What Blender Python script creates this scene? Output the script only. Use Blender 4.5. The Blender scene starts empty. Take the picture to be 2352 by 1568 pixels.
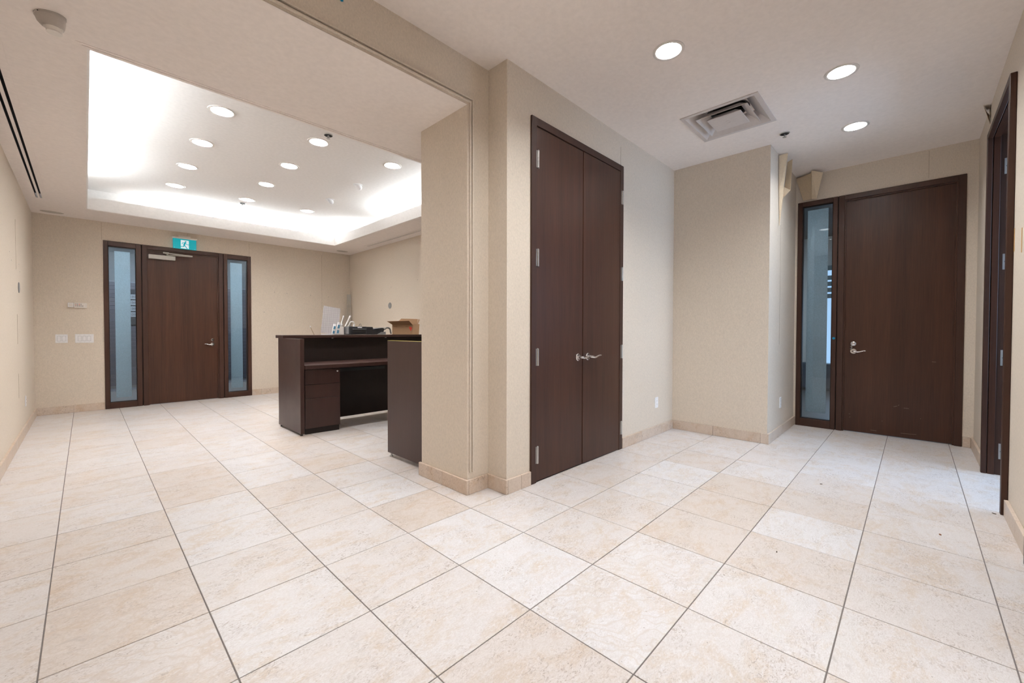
import bpy, bmesh, math, random
from mathutils import Matrix, Vector

random.seed(7)
SC = bpy.context.scene
COL = SC.collection
PI = math.pi

# ------------------------------------------------------------------ camera
YAW, PITCH, ROLL = 0.8002, -0.0174, 0.0018
FPX = 951.64
fw = Vector((math.sin(YAW) * math.cos(PITCH), math.cos(YAW) * math.cos(PITCH), math.sin(PITCH)))
rt = Vector((math.cos(YAW), -math.sin(YAW), 0))
up = rt.cross(fw)
r2 = rt * math.cos(ROLL) + up * math.sin(ROLL)
u2 = up * math.cos(ROLL) - rt * math.sin(ROLL)
cd = bpy.data.cameras.new('camera')
cam = bpy.data.objects.new('camera', cd)
COL.objects.link(cam)
cam.matrix_world = Matrix(((r2.x, u2.x, -fw.x, -1.258), (r2.y, u2.y, -fw.y, -1.115), (r2.z, u2.z, -fw.z, 1.141), (0, 0, 0, 1)))
cd.sensor_width = 36.0
cd.lens = FPX * 36.0 / 2352
cd.shift_y = -7.6 / 2352
cd.clip_start = 0.02
SC.camera = cam

# ------------------------------------------------------------------ world, exposure
W = bpy.data.worlds.new('world')
SC.world = W
W.use_nodes = True
W.node_tree.nodes['Background'].inputs[0].default_value = (0.55, 0.68, 0.9, 1)
W.node_tree.nodes['Background'].inputs[1].default_value = 0.6
SC.view_settings.view_transform = 'Standard'
SC.view_settings.look = 'None'
SC.view_settings.exposure = 0.22
SC.view_settings.gamma = 1.0
SC.view_settings.use_curve_mapping = False

LAMP_E = 375.0        # recessed downlights
COVE_E = 84.0        # cove tubes
DAY_E = 7.5          # daylight in the office windows
HALL_E = 50.0         # corridor panel, and the panel added behind the inner door
LAMP_C = (0.965, 0.985, 1.0)
TRAY_E = 258.0       # the tray's downlights are dimmer
COVE_C = (0.86, 0.95, 1.0)
DAY_C = (0.48, 0.70, 1.0)


# ------------------------------------------------------------------ materials
def nodes(name):
    m = bpy.data.materials.new(name)
    m.use_nodes = True
    nt = m.node_tree
    return m, nt, nt.nodes['Principled BSDF']


def plain(name, c, rough=0.5, metal=0.0, spec=0.5, emit=None, estr=0.0, coat=0.0):
    m, nt, b = nodes(name)
    # a faint noise so that the surface is not a dead flat colour
    tc = nt.nodes.new('ShaderNodeTexCoord')
    n = nt.nodes.new('ShaderNodeTexNoise')
    n.inputs['Scale'].default_value = 35
    n.inputs['Detail'].default_value = 4
    nt.links.new(tc.outputs['Object'], n.inputs['Vector'])
    mx = nt.nodes.new('ShaderNodeMix')
    mx.data_type = 'RGBA'
    mx.inputs['A'].default_value = (*[x * 0.93 for x in c], 1)
    mx.inputs['B'].default_value = (*[min(1, x * 1.07) for x in c], 1)
    nt.links.new(n.outputs['Fac'], mx.inputs['Factor'])
    nt.links.new(mx.outputs['Result'], b.inputs['Base Color'])
    b.inputs['Roughness'].default_value = rough
    b.inputs['Metallic'].default_value = metal
    b.inputs['Specular IOR Level'].default_value = spec
    b.inputs['Coat Weight'].default_value = coat
    if emit:
        b.inputs['Emission Color'].default_value = (*emit, 1)
        b.inputs['Emission Strength'].default_value = estr
    return m


def emitter(name, c, s):
    m = bpy.data.materials.new(name)
    m.use_nodes = True
    nt = m.node_tree
    nt.nodes.clear()
    e = nt.nodes.new('ShaderNodeEmission')
    e.inputs[0].default_value = (*c, 1)
    e.inputs[1].default_value = s
    o = nt.nodes.new('ShaderNodeOutputMaterial')
    nt.links.new(e.outputs[0], o.inputs[0])
    return m


def ramp(nt, fac, stops):
    r = nt.nodes.new('ShaderNodeValToRGB')
    el = r.color_ramp.elements
    while len(el) < len(stops):
        el.new(0.5)
    for e, (p, c) in zip(el, stops):
        e.position = p
        e.color = (*c, 1)
    nt.links.new(fac, r.inputs[0])
    return r.outputs[0]


def noise(nt, vec, scale, detail=4, rough=0.5, dist=0.0):
    n = nt.nodes.new('ShaderNodeTexNoise')
    n.inputs['Scale'].default_value = scale
    n.inputs['Detail'].default_value = detail
    n.inputs['Roughness'].default_value = rough
    n.inputs['Distortion'].default_value = dist
    nt.links.new(vec, n.inputs['Vector'])
    return n.outputs['Fac']


def mapping(nt, vec, scale):
    m = nt.nodes.new('ShaderNodeMapping')
    m.inputs['Scale'].default_value = scale
    nt.links.new(vec, m.inputs['Vector'])
    return m.outputs['Vector']


def mixc(nt, fac, a, b, mode='MIX'):
    mx = nt.nodes.new('ShaderNodeMix')
    mx.data_type = 'RGBA'
    mx.blend_type = mode
    for k, v in (('Factor', fac), ('A', a), ('B', b)):
        if isinstance(v, (int, float)):
            mx.inputs[k].default_value = v
        elif isinstance(v, tuple):
            mx.inputs[k].default_value = (*v, 1)
        else:
            nt.links.new(v, mx.inputs[k])
    return mx.outputs['Result']


def math_n(nt, op, a, b=None):
    m = nt.nodes.new('ShaderNodeMath')
    m.operation = op
    for i, v in enumerate((a, b)):
        if v is None:
            continue
        if isinstance(v, (int, float)):
            m.inputs[i].default_value = v
        else:
            nt.links.new(v, m.inputs[i])
    return m.outputs[0]


def bump(nt, b, h, strength, dist):
    n = nt.nodes.new('ShaderNodeBump')
    n.inputs['Strength'].default_value = strength
    n.inputs['Distance'].default_value = dist
    nt.links.new(h, n.inputs['Height'])
    nt.links.new(n.outputs[0], b.inputs['Normal'])


def wallpaper(name, c):
    m, nt, b = nodes(name)
    tc = nt.nodes.new('ShaderNodeTexCoord').outputs['Object']
    f1 = noise(nt, mapping(nt, tc, (1, 1, 0.55)), 110, 5, 0.65, 0.6)
    f2 = noise(nt, tc, 1.4, 3, 0.5)
    f3 = noise(nt, tc, 420, 3, 0.6)
    col = ramp(nt, f1, [(0.30, tuple(x * 0.90 for x in c)), (0.70, tuple(min(1, x * 1.08) for x in c))])
    col = mixc(nt, f2, mixc(nt, 1.0, col, (0.97, 0.965, 0.95), 'MULTIPLY'), col)
    nt.links.new(col, b.inputs['Base Color'])
    b.inputs['Roughness'].default_value = 0.62
    b.inputs['Specular IOR Level'].default_value = 0.3
    bump(nt, b, math_n(nt, 'ADD', f1, math_n(nt, 'MULTIPLY', f3, 0.6)), 0.25, 0.002)
    return m


def veneer(name, c0, c1, rough=0.33):
    m, nt, b = nodes(name)
    tc = nt.nodes.new('ShaderNodeTexCoord').outputs['Object']
    oi = nt.nodes.new('ShaderNodeObjectInfo').outputs['Random']
    off = nt.nodes.new('ShaderNodeVectorMath')
    off.operation = 'ADD'
    cmb = nt.nodes.new('ShaderNodeCombineXYZ')
    nt.links.new(math_n(nt, 'MULTIPLY', oi, 37.0), cmb.inputs[0])
    nt.links.new(math_n(nt, 'MULTIPLY', oi, 11.0), cmb.inputs[2])
    nt.links.new(tc, off.inputs[0])
    nt.links.new(cmb.outputs[0], off.inputs[1])
    v = off.outputs[0]
    g1 = noise(nt, mapping(nt, v, (150, 150, 3.0)), 1, 5, 0.6)
    g2 = noise(nt, mapping(nt, v, (9, 9, 0.35)), 1, 3, 0.5, 0.4)
    f = math_n(nt, 'ADD', math_n(nt, 'MULTIPLY', g1, 0.55), math_n(nt, 'MULTIPLY', g2, 0.45))
    col = ramp(nt, f, [(0.32, c0), (0.68, c1)])
    nt.links.new(col, b.inputs['Base Color'])
    rr = math_n(nt, 'ADD', math_n(nt, 'MULTIPLY', noise(nt, v, 6, 3), 0.10), rough - 0.05)
    nt.links.new(rr, b.inputs['Roughness'])
    b.inputs['Specular IOR Level'].default_value = 0.36
    bump(nt, b, g1, 0.05, 0.001)
    return m


def travertine(name, tint=(1.0, 1.0, 1.0)):
    m, nt, b = nodes(name)
    tc = nt.nodes.new('ShaderNodeTexCoord').outputs['Object']
    oi = nt.nodes.new('ShaderNodeObjectInfo').outputs['Random']
    off = nt.nodes.new('ShaderNodeVectorMath')
    off.operation = 'ADD'
    cmb = nt.nodes.new('ShaderNodeCombineXYZ')
    nt.links.new(math_n(nt, 'MULTIPLY', oi, 97.0), cmb.inputs[0])
    nt.links.new(math_n(nt, 'MULTIPLY', oi, 53.0), cmb.inputs[1])
    nt.links.new(math_n(nt, 'MULTIPLY', oi, 29.0), cmb.inputs[2])
    nt.links.new(tc, off.inputs[0])
    nt.links.new(cmb.outputs[0], off.inputs[1])
    v = off.outputs[0]
    # tone and waviness of each slab are carried by the object colour
    oc = nt.nodes.new('ShaderNodeSeparateColor')
    oin = nt.nodes.new('ShaderNodeObjectInfo')
    nt.links.new(oin.outputs['Color'], oc.inputs[0])
    r2_ = oc.outputs[0]
    cloud = noise(nt, mapping(nt, v, (1.0, 1.6, 1)), 4.5, 6, 0.62, 0.9)
    fine = noise(nt, mapping(nt, v, (1.0, 1.7, 1)), 30, 6, 0.7, 1.2)
    base = ramp(nt, r2_, [(0.0, (0.68, 0.575, 0.475)), (0.30, (0.715, 0.635, 0.56)), (0.7, (0.745, 0.685, 0.625)), (1.0, (0.785, 0.745, 0.70))])
    base = mixc(nt, 1.0, base, tint, 'MULTIPLY')
    tan = mixc(nt, 1.0, base, (0.92, 0.835, 0.73), 'MULTIPLY')
    c1 = mixc(nt, ramp(nt, cloud, [(0.46, (0, 0, 0)), (0.66, (1, 1, 1))]), base, tan)
    lightc = mixc(nt, 1.0, base, (1.06, 1.07, 1.08), 'MULTIPLY')
    c2 = mixc(nt, ramp(nt, fine, [(0.47, (0, 0, 0)), (0.62, (0.8, 0.8, 0.8))]), c1, lightc)
    grain = noise(nt, mapping(nt, v, (1.0, 1.9, 1)), 130, 4, 0.7, 0.6)
    c2 = mixc(nt, ramp(nt, grain, [(0.42, (1, 1, 1)), (0.58, (0, 0, 0))]), c2, mixc(nt, 1.0, c2, (0.90, 0.875, 0.855), 'MULTIPLY'))
    # pits and dark veins, gathered in patches
    vein = noise(nt, mapping(nt, v, (1.0, 1.8, 1)), 34, 6, 0.72, 2.2)
    patch = noise(nt, v, 5.0, 4, 0.6, 0.5)
    vm = math_n(nt, 'MULTIPLY', ramp(nt, vein, [(0.525, (0, 0, 0)), (0.61, (1, 1, 1))]), ramp(nt, patch, [(0.44, (0.10, 0.10, 0.10)), (0.62, (1, 1, 1))]))
    c3 = mixc(nt, math_n(nt, 'MULTIPLY', vm, 0.85), c2, mixc(nt, 1.0, base, (0.56, 0.49, 0.44), 'MULTIPLY'))
    # some slabs are cut across the bed and show wavy bands
    w = nt.nodes.new('ShaderNodeTexWave')
    w.wave_type = 'BANDS'
    w.bands_direction = 'DIAGONAL'
    w.inputs['Scale'].default_value = 4.6
    w.inputs['Distortion'].default_value = 9.0
    w.inputs['Detail'].default_value = 2.5
    w.inputs['Detail Scale'].default_value = 1.6
    nt.links.new(v, w.inputs['Vector'])
    band = ramp(nt, w.outputs['Fac'], [(0.18, (0, 0, 0)), (0.5, (1, 1, 1)), (0.72, (0.2, 0.2, 0.2))])
    isw = oc.outputs[1]
    c4 = mixc(nt, math_n(nt, 'MULTIPLY', math_n(nt, 'MULTIPLY', band, isw), 0.75), c3, mixc(nt, 1.0, base, (0.84, 0.77, 0.70), 'MULTIPLY'))
    gm = math_n(nt, 'MULTIPLY', ramp(nt, noise(nt, mapping(nt, v, (1.0, 1.5, 1)), 15, 5, 0.7, 1.5), [(0.54, (0, 0, 0)), (0.66, (1, 1, 1))]), ramp(nt, noise(nt, v, 3.1, 3, 0.6), [(0.50, (0, 0, 0)), (0.62, (1, 1, 1))]))
    c4 = mixc(nt, math_n(nt, 'MULTIPLY', gm, 0.65), c4, mixc(nt, 1.0, base, (0.74, 0.705, 0.685), 'MULTIPLY'))
    # small dark specks
    vo = nt.nodes.new('ShaderNodeTexVoronoi')
    vo.inputs['Scale'].default_value = 26
    nt.links.new(v, vo.inputs['Vector'])
    sp = math_n(nt, 'MULTIPLY', math_n(nt, 'LESS_THAN', vo.outputs['Distance'], 0.075), math_n(nt, 'GREATER_THAN', noise(nt, v, 7, 2), 0.53))
    c5 = mixc(nt, math_n(nt, 'MULTIPLY', sp, 0.55), c4, (0.25, 0.20, 0.17))
    nt.links.new(c5, b.inputs['Base Color'])
    rr = math_n(nt, 'ADD', math_n(nt, 'MULTIPLY', fine, 0.16), 0.27)
    nt.links.new(rr, b.inputs['Roughness'])
    b.inputs['Specular IOR Level'].default_value = 0.42
    bump(nt, b, math_n(nt, 'SUBTRACT', math_n(nt, 'MULTIPLY', fine, 0.3), vm), 0.12, 0.001)
    return m


def glass(name, tint=(0.86, 0.93, 0.96)):
    m = bpy.data.materials.new(name)
    m.use_nodes = True
    nt = m.node_tree
    nt.nodes.clear()
    t = nt.nodes.new('ShaderNodeBsdfTransparent')
    t.inputs[0].default_value = (*tint, 1)
    g = nt.nodes.new('ShaderNodeBsdfGlossy')
    g.inputs['Roughness'].default_value = 0.0
    f = nt.nodes.new('ShaderNodeFresnel')
    f.inputs[0].default_value = 1.5
    mx = nt.nodes.new('ShaderNodeMixShader')
    nt.links.new(f.outputs[0], mx.inputs[0])
    nt.links.new(t.outputs[0], mx.inputs[1])
    nt.links.new(g.outputs[0], mx.inputs[2])
    o = nt.nodes.new('ShaderNodeOutputMaterial')
    nt.links.new(mx.outputs[0], o.inputs[0])
    return m


def frosted(name, c):
    m = bpy.data.materials.new(name)
    m.use_nodes = True
    nt = m.node_tree
    nt.nodes.clear()
    tc = nt.nodes.new('ShaderNodeTexCoord').outputs['Object']
    n = noise(nt, tc, 160, 4, 0.75)
    col = ramp(nt, n, [(0.35, tuple(x * 0.82 for x in c)), (0.66, tuple(min(1, x * 1.15) for x in c))])
    d = nt.nodes.new('ShaderNodeBsdfDiffuse')
    tl = nt.nodes.new('ShaderNodeBsdfTranslucent')
    tr = nt.nodes.new('ShaderNodeBsdfTransparent')
    nt.links.new(col, d.inputs[0])
    nt.links.new(col, tl.inputs[0])
    a = nt.nodes.new('ShaderNodeMixShader')
    a.inputs[0].default_value = 0.62
    nt.links.new(d.outputs[0], a.inputs[1])
    nt.links.new(tl.outputs[0], a.inputs[2])
    b = nt.nodes.new('ShaderNodeMixShader')
    b.inputs[0].default_value = 0.06
    nt.links.new(a.outputs[0], b.inputs[1])
    nt.links.new(tr.outputs[0], b.inputs[2])
    o = nt.nodes.new('ShaderNodeOutputMaterial')
    nt.links.new(b.outputs[0], o.inputs[0])
    return m


M = {}
M['paper'] = wallpaper('beige_wallpaper', (0.74, 0.65, 0.55))
M['paper_back'] = wallpaper('wallpaper_backing', (0.74, 0.60, 0.43))
M['seam'] = plain('wallpaper_seam', (0.36, 0.27, 0.18), 0.8)
M['ceil'] = plain('ceiling_paint', (0.925, 0.85, 0.80), 0.9, spec=0.1)
M['tray'] = plain('tray_paint', (0.92, 0.885, 0.86), 0.9, spec=0.1)
M['tile'] = travertine('travertine', (0.97, 1.02, 1.12))
M['tile_base'] = travertine('honey_travertine', (0.93, 0.86, 0.80))
M['grout'] = plain('grout', (0.20, 0.175, 0.165), 0.9)
M['wood'] = veneer('dark_walnut_veneer', (0.034, 0.0128, 0.0072), (0.078, 0.0305, 0.0165), 0.36)
M['wood2'] = veneer('dark_walnut_frame', (0.036, 0.0145, 0.0088), (0.062, 0.026, 0.0155), 0.42)
M['desk'] = veneer('espresso_laminate', (0.040, 0.0190, 0.0155), (0.056, 0.028, 0.0225), 0.36)
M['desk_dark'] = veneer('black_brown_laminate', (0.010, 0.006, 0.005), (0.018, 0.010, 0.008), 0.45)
M['chrome'] = plain('satin_chrome', (0.72, 0.71, 0.72), 0.18, 1.0)
M['steel'] = plain('brushed_steel', (0.55, 0.54, 0.52), 0.33, 1.0)
M['alu'] = plain('painted_aluminium', (0.60, 0.58, 0.54), 0.45, 0.4)
M['white'] = plain('white_plastic', (0.88, 0.87, 0.88), 0.35)
M['offwhite'] = plain('offwhite_plastic', (0.84, 0.79, 0.73), 0.4)
M['sensor'] = plain('yellowed_plastic', (0.56, 0.51, 0.47), 0.45)
M['ventwhite'] = plain('vent_enamel', (0.66, 0.60, 0.57), 0.5)
M['dark'] = plain('duct_black', (0.018, 0.016, 0.015), 0.8)
M['duct_grey'] = plain('grey_duct', (0.13, 0.115, 0.105), 0.9)  # even dark grey for the throat of the square diffuser
M['trimw'] = plain('lamp_trim', (0.74, 0.69, 0.64), 0.35)
M['refl'] = plain('lamp_reflector', (0.88, 0.88, 0.90), 0.3, 0.0)
M['lamp'] = emitter('lamp_glow', LAMP_C, LAMP_E)
M['lamp2'] = emitter('tray_lamp_glow', (1.0, 0.98, 0.97), TRAY_E)
M['day2'] = emitter('daylight_pane_far', DAY_C, 0.95)
M['cove'] = emitter('cove_tube_glow', COVE_C, COVE_E)
M['day'] = emitter('daylight_pane', DAY_C, DAY_E)
M['hall'] = emitter('corridor_panel', (0.82, 0.91, 1.0), HALL_E)
M['glass'] = glass('clear_glass')
M['frost'] = frosted('frosted_film', (0.60, 0.645, 0.67))
M['teal'] = plain('sign_teal', (0.0, 0.30, 0.34), 0.35, emit=(0.0, 0.42, 0.48), estr=0.42)
M['signw'] = plain('sign_white', (0.8, 0.85, 0.88), 0.35, emit=(0.8, 0.92, 1.0), estr=0.45)
M['grey'] = plain('grey_plastic', (0.20, 0.20, 0.205), 0.5)
M['discgrey'] = plain('grey_cover', (0.25, 0.245, 0.24), 0.5)
M['black'] = plain('black_plastic', (0.022, 0.023, 0.027), 0.32)
M['key'] = plain('keypad_keys', (0.16, 0.15, 0.15), 0.5)
M['red'] = plain('red_print', (0.65, 0.05, 0.03), 0.5)
M['card'] = plain('cardboard', (0.42, 0.26, 0.145), 0.85)
M['card_in'] = plain('cardboard_inside', (0.34, 0.20, 0.11), 0.9)
M['bluetape'] = plain('blue_tape', (0.0, 0.24, 0.45), 0.6)
M['bluep'] = plain('blue_print', (0.10, 0.28, 0.44), 0.5)
M['pvc'] = plain('white_pvc', (0.72, 0.70, 0.67), 0.35)
M['glue'] = plain('dried_glue', (0.62, 0.36, 0.15), 0.6)
M['yellow'] = plain('yellow_edge', (0.55, 0.45, 0.05), 0.5)
M['hose'] = plain('grey_hose', (0.24, 0.22, 0.20), 0.5)
M['tan'] = plain('tan_plastic', (0.45, 0.34, 0.22), 0.5)
M['plank'] = plain('slate_cladding', (0.045, 0.041, 0.052), 0.45)
M['groove'] = plain('cladding_groove', (0.13, 0.13, 0.155), 0.5)
M['hallgrey'] = plain('corridor_paint', (0.085, 0.086, 0.092), 0.8)
M['hallfloor'] = plain('corridor_floor', (0.10, 0.09, 0.088), 0.4)
M['carpet'] = plain('office_carpet', (0.26, 0.22, 0.21), 0.95, spec=0.1)
M['office'] = plain('office_paint', (0.55, 0.55, 0.55), 0.9)
M['blind'] = plain('teal_blind', (0.05, 0.11, 0.14), 0.5)
M['navy'] = plain('dark_blue_cabinet', (0.02, 0.035, 0.06), 0.4)
M['plate'] = plain('directory_plate', (0.15, 0.155, 0.17), 0.4)
M['chip'] = plain('brown_chip', (0.30, 0.13, 0.06), 0.8)
M['debris'] = plain('dark_grit', (0.10, 0.07, 0.05), 0.9)
M['scuff'] = plain('pale_scuff', (0.30, 0.24, 0.20), 0.8)
M['stain'] = plain('pale_stain', (0.60, 0.54, 0.48), 0.9, spec=0.1)


def acrylic(name):
    m = bpy.data.materials.new(name)
    m.use_nodes = True
    nt = m.node_tree
    nt.nodes.clear()
    tc = nt.nodes.new('ShaderNodeTexCoord').outputs['Object']
    sep = nt.nodes.new('ShaderNodeSeparateXYZ')
    nt.links.new(tc, sep.inputs[0])
    lx = math_n(nt, 'LESS_THAN', math_n(nt, 'FRACT', math_n(nt, 'MULTIPLY', sep.outputs[0], 95.0)), 0.28)
    lz = math_n(nt, 'LESS_THAN', math_n(nt, 'FRACT', math_n(nt, 'MULTIPLY', sep.outputs[2], 95.0)), 0.28)
    ln = math_n(nt, 'MAXIMUM', lx, lz)
    t = nt.nodes.new('ShaderNodeBsdfTransparent')
    d = nt.nodes.new('ShaderNodeBsdfPrincipled')
    d.inputs['Base Color'].default_value = (0.62, 0.60, 0.63, 1)
    d.inputs['Roughness'].default_value = 0.35
    mx = nt.nodes.new('ShaderNodeMixShader')
    nt.links.new(math_n(nt, 'ADD', math_n(nt, 'MULTIPLY', ln, 0.55), 0.35), mx.inputs[0])
    nt.links.new(t.outputs[0], mx.inputs[1])
    nt.links.new(d.outputs[0], mx.inputs[2])
    o = nt.nodes.new('ShaderNodeOutputMaterial')
    nt.links.new(mx.outputs[0], o.inputs[0])
    return m


M['acrylic'] = acrylic('gridded_acrylic')


# ------------------------------------------------------------------ mesh building
class MB:
    def __init__(self):
        self.bm = bmesh.new()

    def box(self, x0, x1, y0, y1, z0, z1, bev=0.0, seg=1, mat=None):
        b = bmesh.new()
        bmesh.ops.create_cube(b, size=1.0)
        for v in b.verts:
            v.co = Vector(((x0 + x1) / 2 + v.co.x * (x1 - x0), (y0 + y1) / 2 + v.co.y * (y1 - y0), (z0 + z1) / 2 + v.co.z * (z1 - z0)))
        if bev:
            bmesh.ops.bevel(b, geom=list(b.edges), offset=bev, segments=seg, affect='EDGES', profile=0.6)
        self.add(b, mat)
        return self

    def add(self, b, mat=None):
        if mat is not None:
            bmesh.ops.transform(b, matrix=mat, verts=b.verts)
        me = bpy.data.meshes.new('tmp')
        b.to_mesh(me)
        b.free()
        self.bm.from_mesh(me)
        bpy.data.meshes.remove(me)

    def cyl(self, r0, r1, h, seg=20, mat=None, cap=True):
        b = bmesh.new()
        bmesh.ops.create_cone(b, cap_ends=cap, segments=seg, radius1=r0, radius2=r1, depth=h)
        bmesh.ops.translate(b, vec=(0, 0, h / 2), verts=b.verts)
        self.add(b, mat)
        return self

    def lathe(self, prof, seg=32, mat=None, closed=False):
        b = bmesh.new()
        rings = []
        for r, z in prof:
            if r < 1e-6:
                rings.append([b.verts.new((0, 0, z))])
            else:
                rings.append([b.verts.new((r * math.cos(2 * PI * i / seg), r * math.sin(2 * PI * i / seg), z)) for i in range(seg)])
        prs = list(zip(rings, rings[1:]))
        if closed:
            prs.append((rings[-1], rings[0]))
        for a, c in prs:
            for i in range(seg):
                j = (i + 1) % seg
                if len(a) == 1 and len(c) == 1:
                    continue
                if len(a) == 1:
                    b.faces.new((a[0], c[j], c[i]))
                elif len(c) == 1:
                    b.faces.new((a[i], a[j], c[0]))
                else:
                    b.faces.new((a[i], a[j], c[j], c[i]))
        bmesh.ops.recalc_face_normals(b, faces=b.faces)
        self.add(b, mat)
        return self

    def tube(self, path, rad, seg=10, flat=1.0, mat=None):
        b = bmesh.new()
        pts = [Vector(p) for p in path]
        if isinstance(rad, (int, float)):
            rad = [rad] * len(pts)
        rings = []
        ref = Vector((0, 0, 1))
        for i, p in enumerate(pts):
            t = (pts[min(i + 1, len(pts) - 1)] - pts[max(i - 1, 0)]).normalized()
            s = t.cross(ref)
            if s.length < 1e-3:
                s = t.cross(Vector((0, 1, 0)))
            s.normalize()
            n = s.cross(t)
            rings.append([b.verts.new(p + s * (rad[i] * flat * math.cos(2 * PI * k / seg)) + n * (rad[i] * math.sin(2 * PI * k / seg))) for k in range(seg)])
        for a, c in zip(rings, rings[1:]):
            for i in range(seg):
                j = (i + 1) % seg
                b.faces.new((a[i], a[j], c[j], c[i]))
        b.faces.new(rings[0])
        b.faces.new(list(reversed(rings[-1])))
        bmesh.ops.recalc_face_normals(b, faces=b.faces)
        self.add(b, mat)
        return self

    def prism(self, pts, d0, d1, axis='y', mat=None):
        """a polygon given in the plane square to axis, given thickness from d0 to d1"""
        b = bmesh.new()

        def co(p, d):
            return (p[0], d, p[1]) if axis == 'y' else ((d, p[0], p[1]) if axis == 'x' else (p[0], p[1], d))
        a = [b.verts.new(co(p, d0)) for p in pts]
        c = [b.verts.new(co(p, d1)) for p in pts]
        n = len(pts)
        b.faces.new(a)
        b.faces.new(list(reversed(c)))
        for i in range(n):
            j = (i + 1) % n
            b.faces.new((a[i], c[i], c[j], a[j]))
        bmesh.ops.recalc_face_normals(b, faces=b.faces)
        self.add(b, mat)
        return self

    def poly(self, verts, faces, thick=0.0, mat=None):
        b = bmesh.new()
        vs = [b.verts.new(v) for v in verts]
        for f in faces:
            b.faces.new([vs[i] for i in f])
        bmesh.ops.recalc_face_normals(b, faces=b.faces)
        if thick:
            bmesh.ops.solidify(b, geom=list(b.faces), thickness=thick)
        self.add(b, mat)
        return self

    def sheet(self, z, rect, holes, seg=24):
        """a flat sheet at height z with round (x, y, r) and square (x0, x1, y0, y1) holes"""
        b = bmesh.new()
        loops = [[(rect[0], rect[2]), (rect[1], rect[2]), (rect[1], rect[3]), (rect[0], rect[3])]]
        for h in holes:
            if len(h) == 3:
                loops.append([(h[0] + h[2] * math.cos(2 * PI * i / seg), h[1] + h[2] * math.sin(2 * PI * i / seg)) for i in range(seg)])
            else:
                loops.append([(h[0], h[2]), (h[1], h[2]), (h[1], h[3]), (h[0], h[3])])
        ed = []
        for lp in loops:
            vs = [b.verts.new((x, y, z)) for x, y in lp]
            ed += [b.edges.new((vs[i], vs[(i + 1) % len(vs)])) for i in range(len(vs))]
        bmesh.ops.triangle_fill(b, use_beauty=True, use_dissolve=False, edges=ed)
        for f in b.faces:
            f.normal_update()
            if f.normal.z > 0:
                f.normal_flip()
        self.add(b)
        return self

    def build(self, name, mat, parent=None, smooth=False):
        me = bpy.data.meshes.new(name)
        self.bm.to_mesh(me)
        self.bm.free()
        me.materials.append(mat)
        if smooth:
            me.shade_smooth()
            try:
                me.set_sharp_from_angle(angle=math.radians(35))
            except Exception:
                pass
        o = bpy.data.objects.new(name, me)
        COL.objects.link(o)
        if parent is not None:
            o.parent = parent
        return o


def B(x0, x1, y0, y1, z0, z1, bev=0.0, seg=1):
    return MB().box(x0, x1, y0, y1, z0, z1, bev, seg)


def tag(o, label, cat, group=None, kind=None):
    if label:
        o['label'] = label
    if cat:
        o['category'] = cat
    if group:
        o['group'] = group
    if kind:
        o['kind'] = kind
    return o


def thing(name, label, cat, loc=(0, 0, 0), rz=0.0, group=None, kind=None):
    o = bpy.data.objects.new(name, None)
    o.empty_display_size = 0.1
    COL.objects.link(o)
    o.location = loc
    o.rotation_euler = (0, 0, rz)
    return tag(o, label, cat, group, kind)


def struct(name, mb, mat, label=None, cat=None, smooth=False):
    o = mb.build(name, mat, None, smooth)
    return tag(o, label, cat, None, 'structure')


def copy_thing(o, loc, label, rz=None):
    c = o.copy()
    COL.objects.link(c)
    c.location = loc
    if rz is not None:
        c.rotation_euler = (0, 0, rz)
    c['label'] = label
    for ch in list(o.children):
        d = ch.copy()
        COL.objects.link(d)
        d.parent = c
        for g in list(ch.children):
            e = g.copy()
            COL.objects.link(e)
            e.parent = d
    return c


RX = Matrix.Rotation(PI / 2, 4, 'X')      # turns a lathe along z so that it points towards -y (the viewer in front of a wall)


def T(x, y, z):
    return Matrix.Translation((x, y, z))


# wall frames: local x to the right seen from the front, local -y towards the room
FRONT, LEFTW, RIGHTW, INNER = 0.0, PI / 2, PI, -PI / 2

# ------------------------------------------------------------------ plan of the rooms (metres)
XL, YF = -1.735, 7.25          # left wall, entrance wall
XJ, YH, YB = 0.588, 1.11, 1.671   # side of the wide opening, face of the header, back of the pier
XC, YC = 0.785, 0.92           # pier corner, closet wall
XN, YN = 3.55, -0.058          # short wall beside the closet, recess wall
XD, YR = 4.80, -1.545          # wall of the inner door, right wall
XF = 2.555                     # far right wall behind the desk
Z1, Z2, ZT = 3.013, 2.696, 3.0  # ceilings: near room, reception, tray
BT, BH = 0.018, 0.102          # baseboard thickness and height
S = 0.46                       # floor tile pitch

# door openings
E0, E1, EZ = -1.067, 0.778, 2.432      # entrance: sidelight + door + sidelight
C0, C1, CZ = 1.030, 2.362, 2.720       # closet double door
D0, D1, DZ = -0.082, -1.468, 2.695     # inner door with sidelight (y)
R0, R1, RZ = 2.705, 3.83, 2.725        # doorway in the right wall (x, outside the casing)
Q0, Q1 = 0.90, 1.948                    # wide doorway further along the right wall, beside the camera

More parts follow.
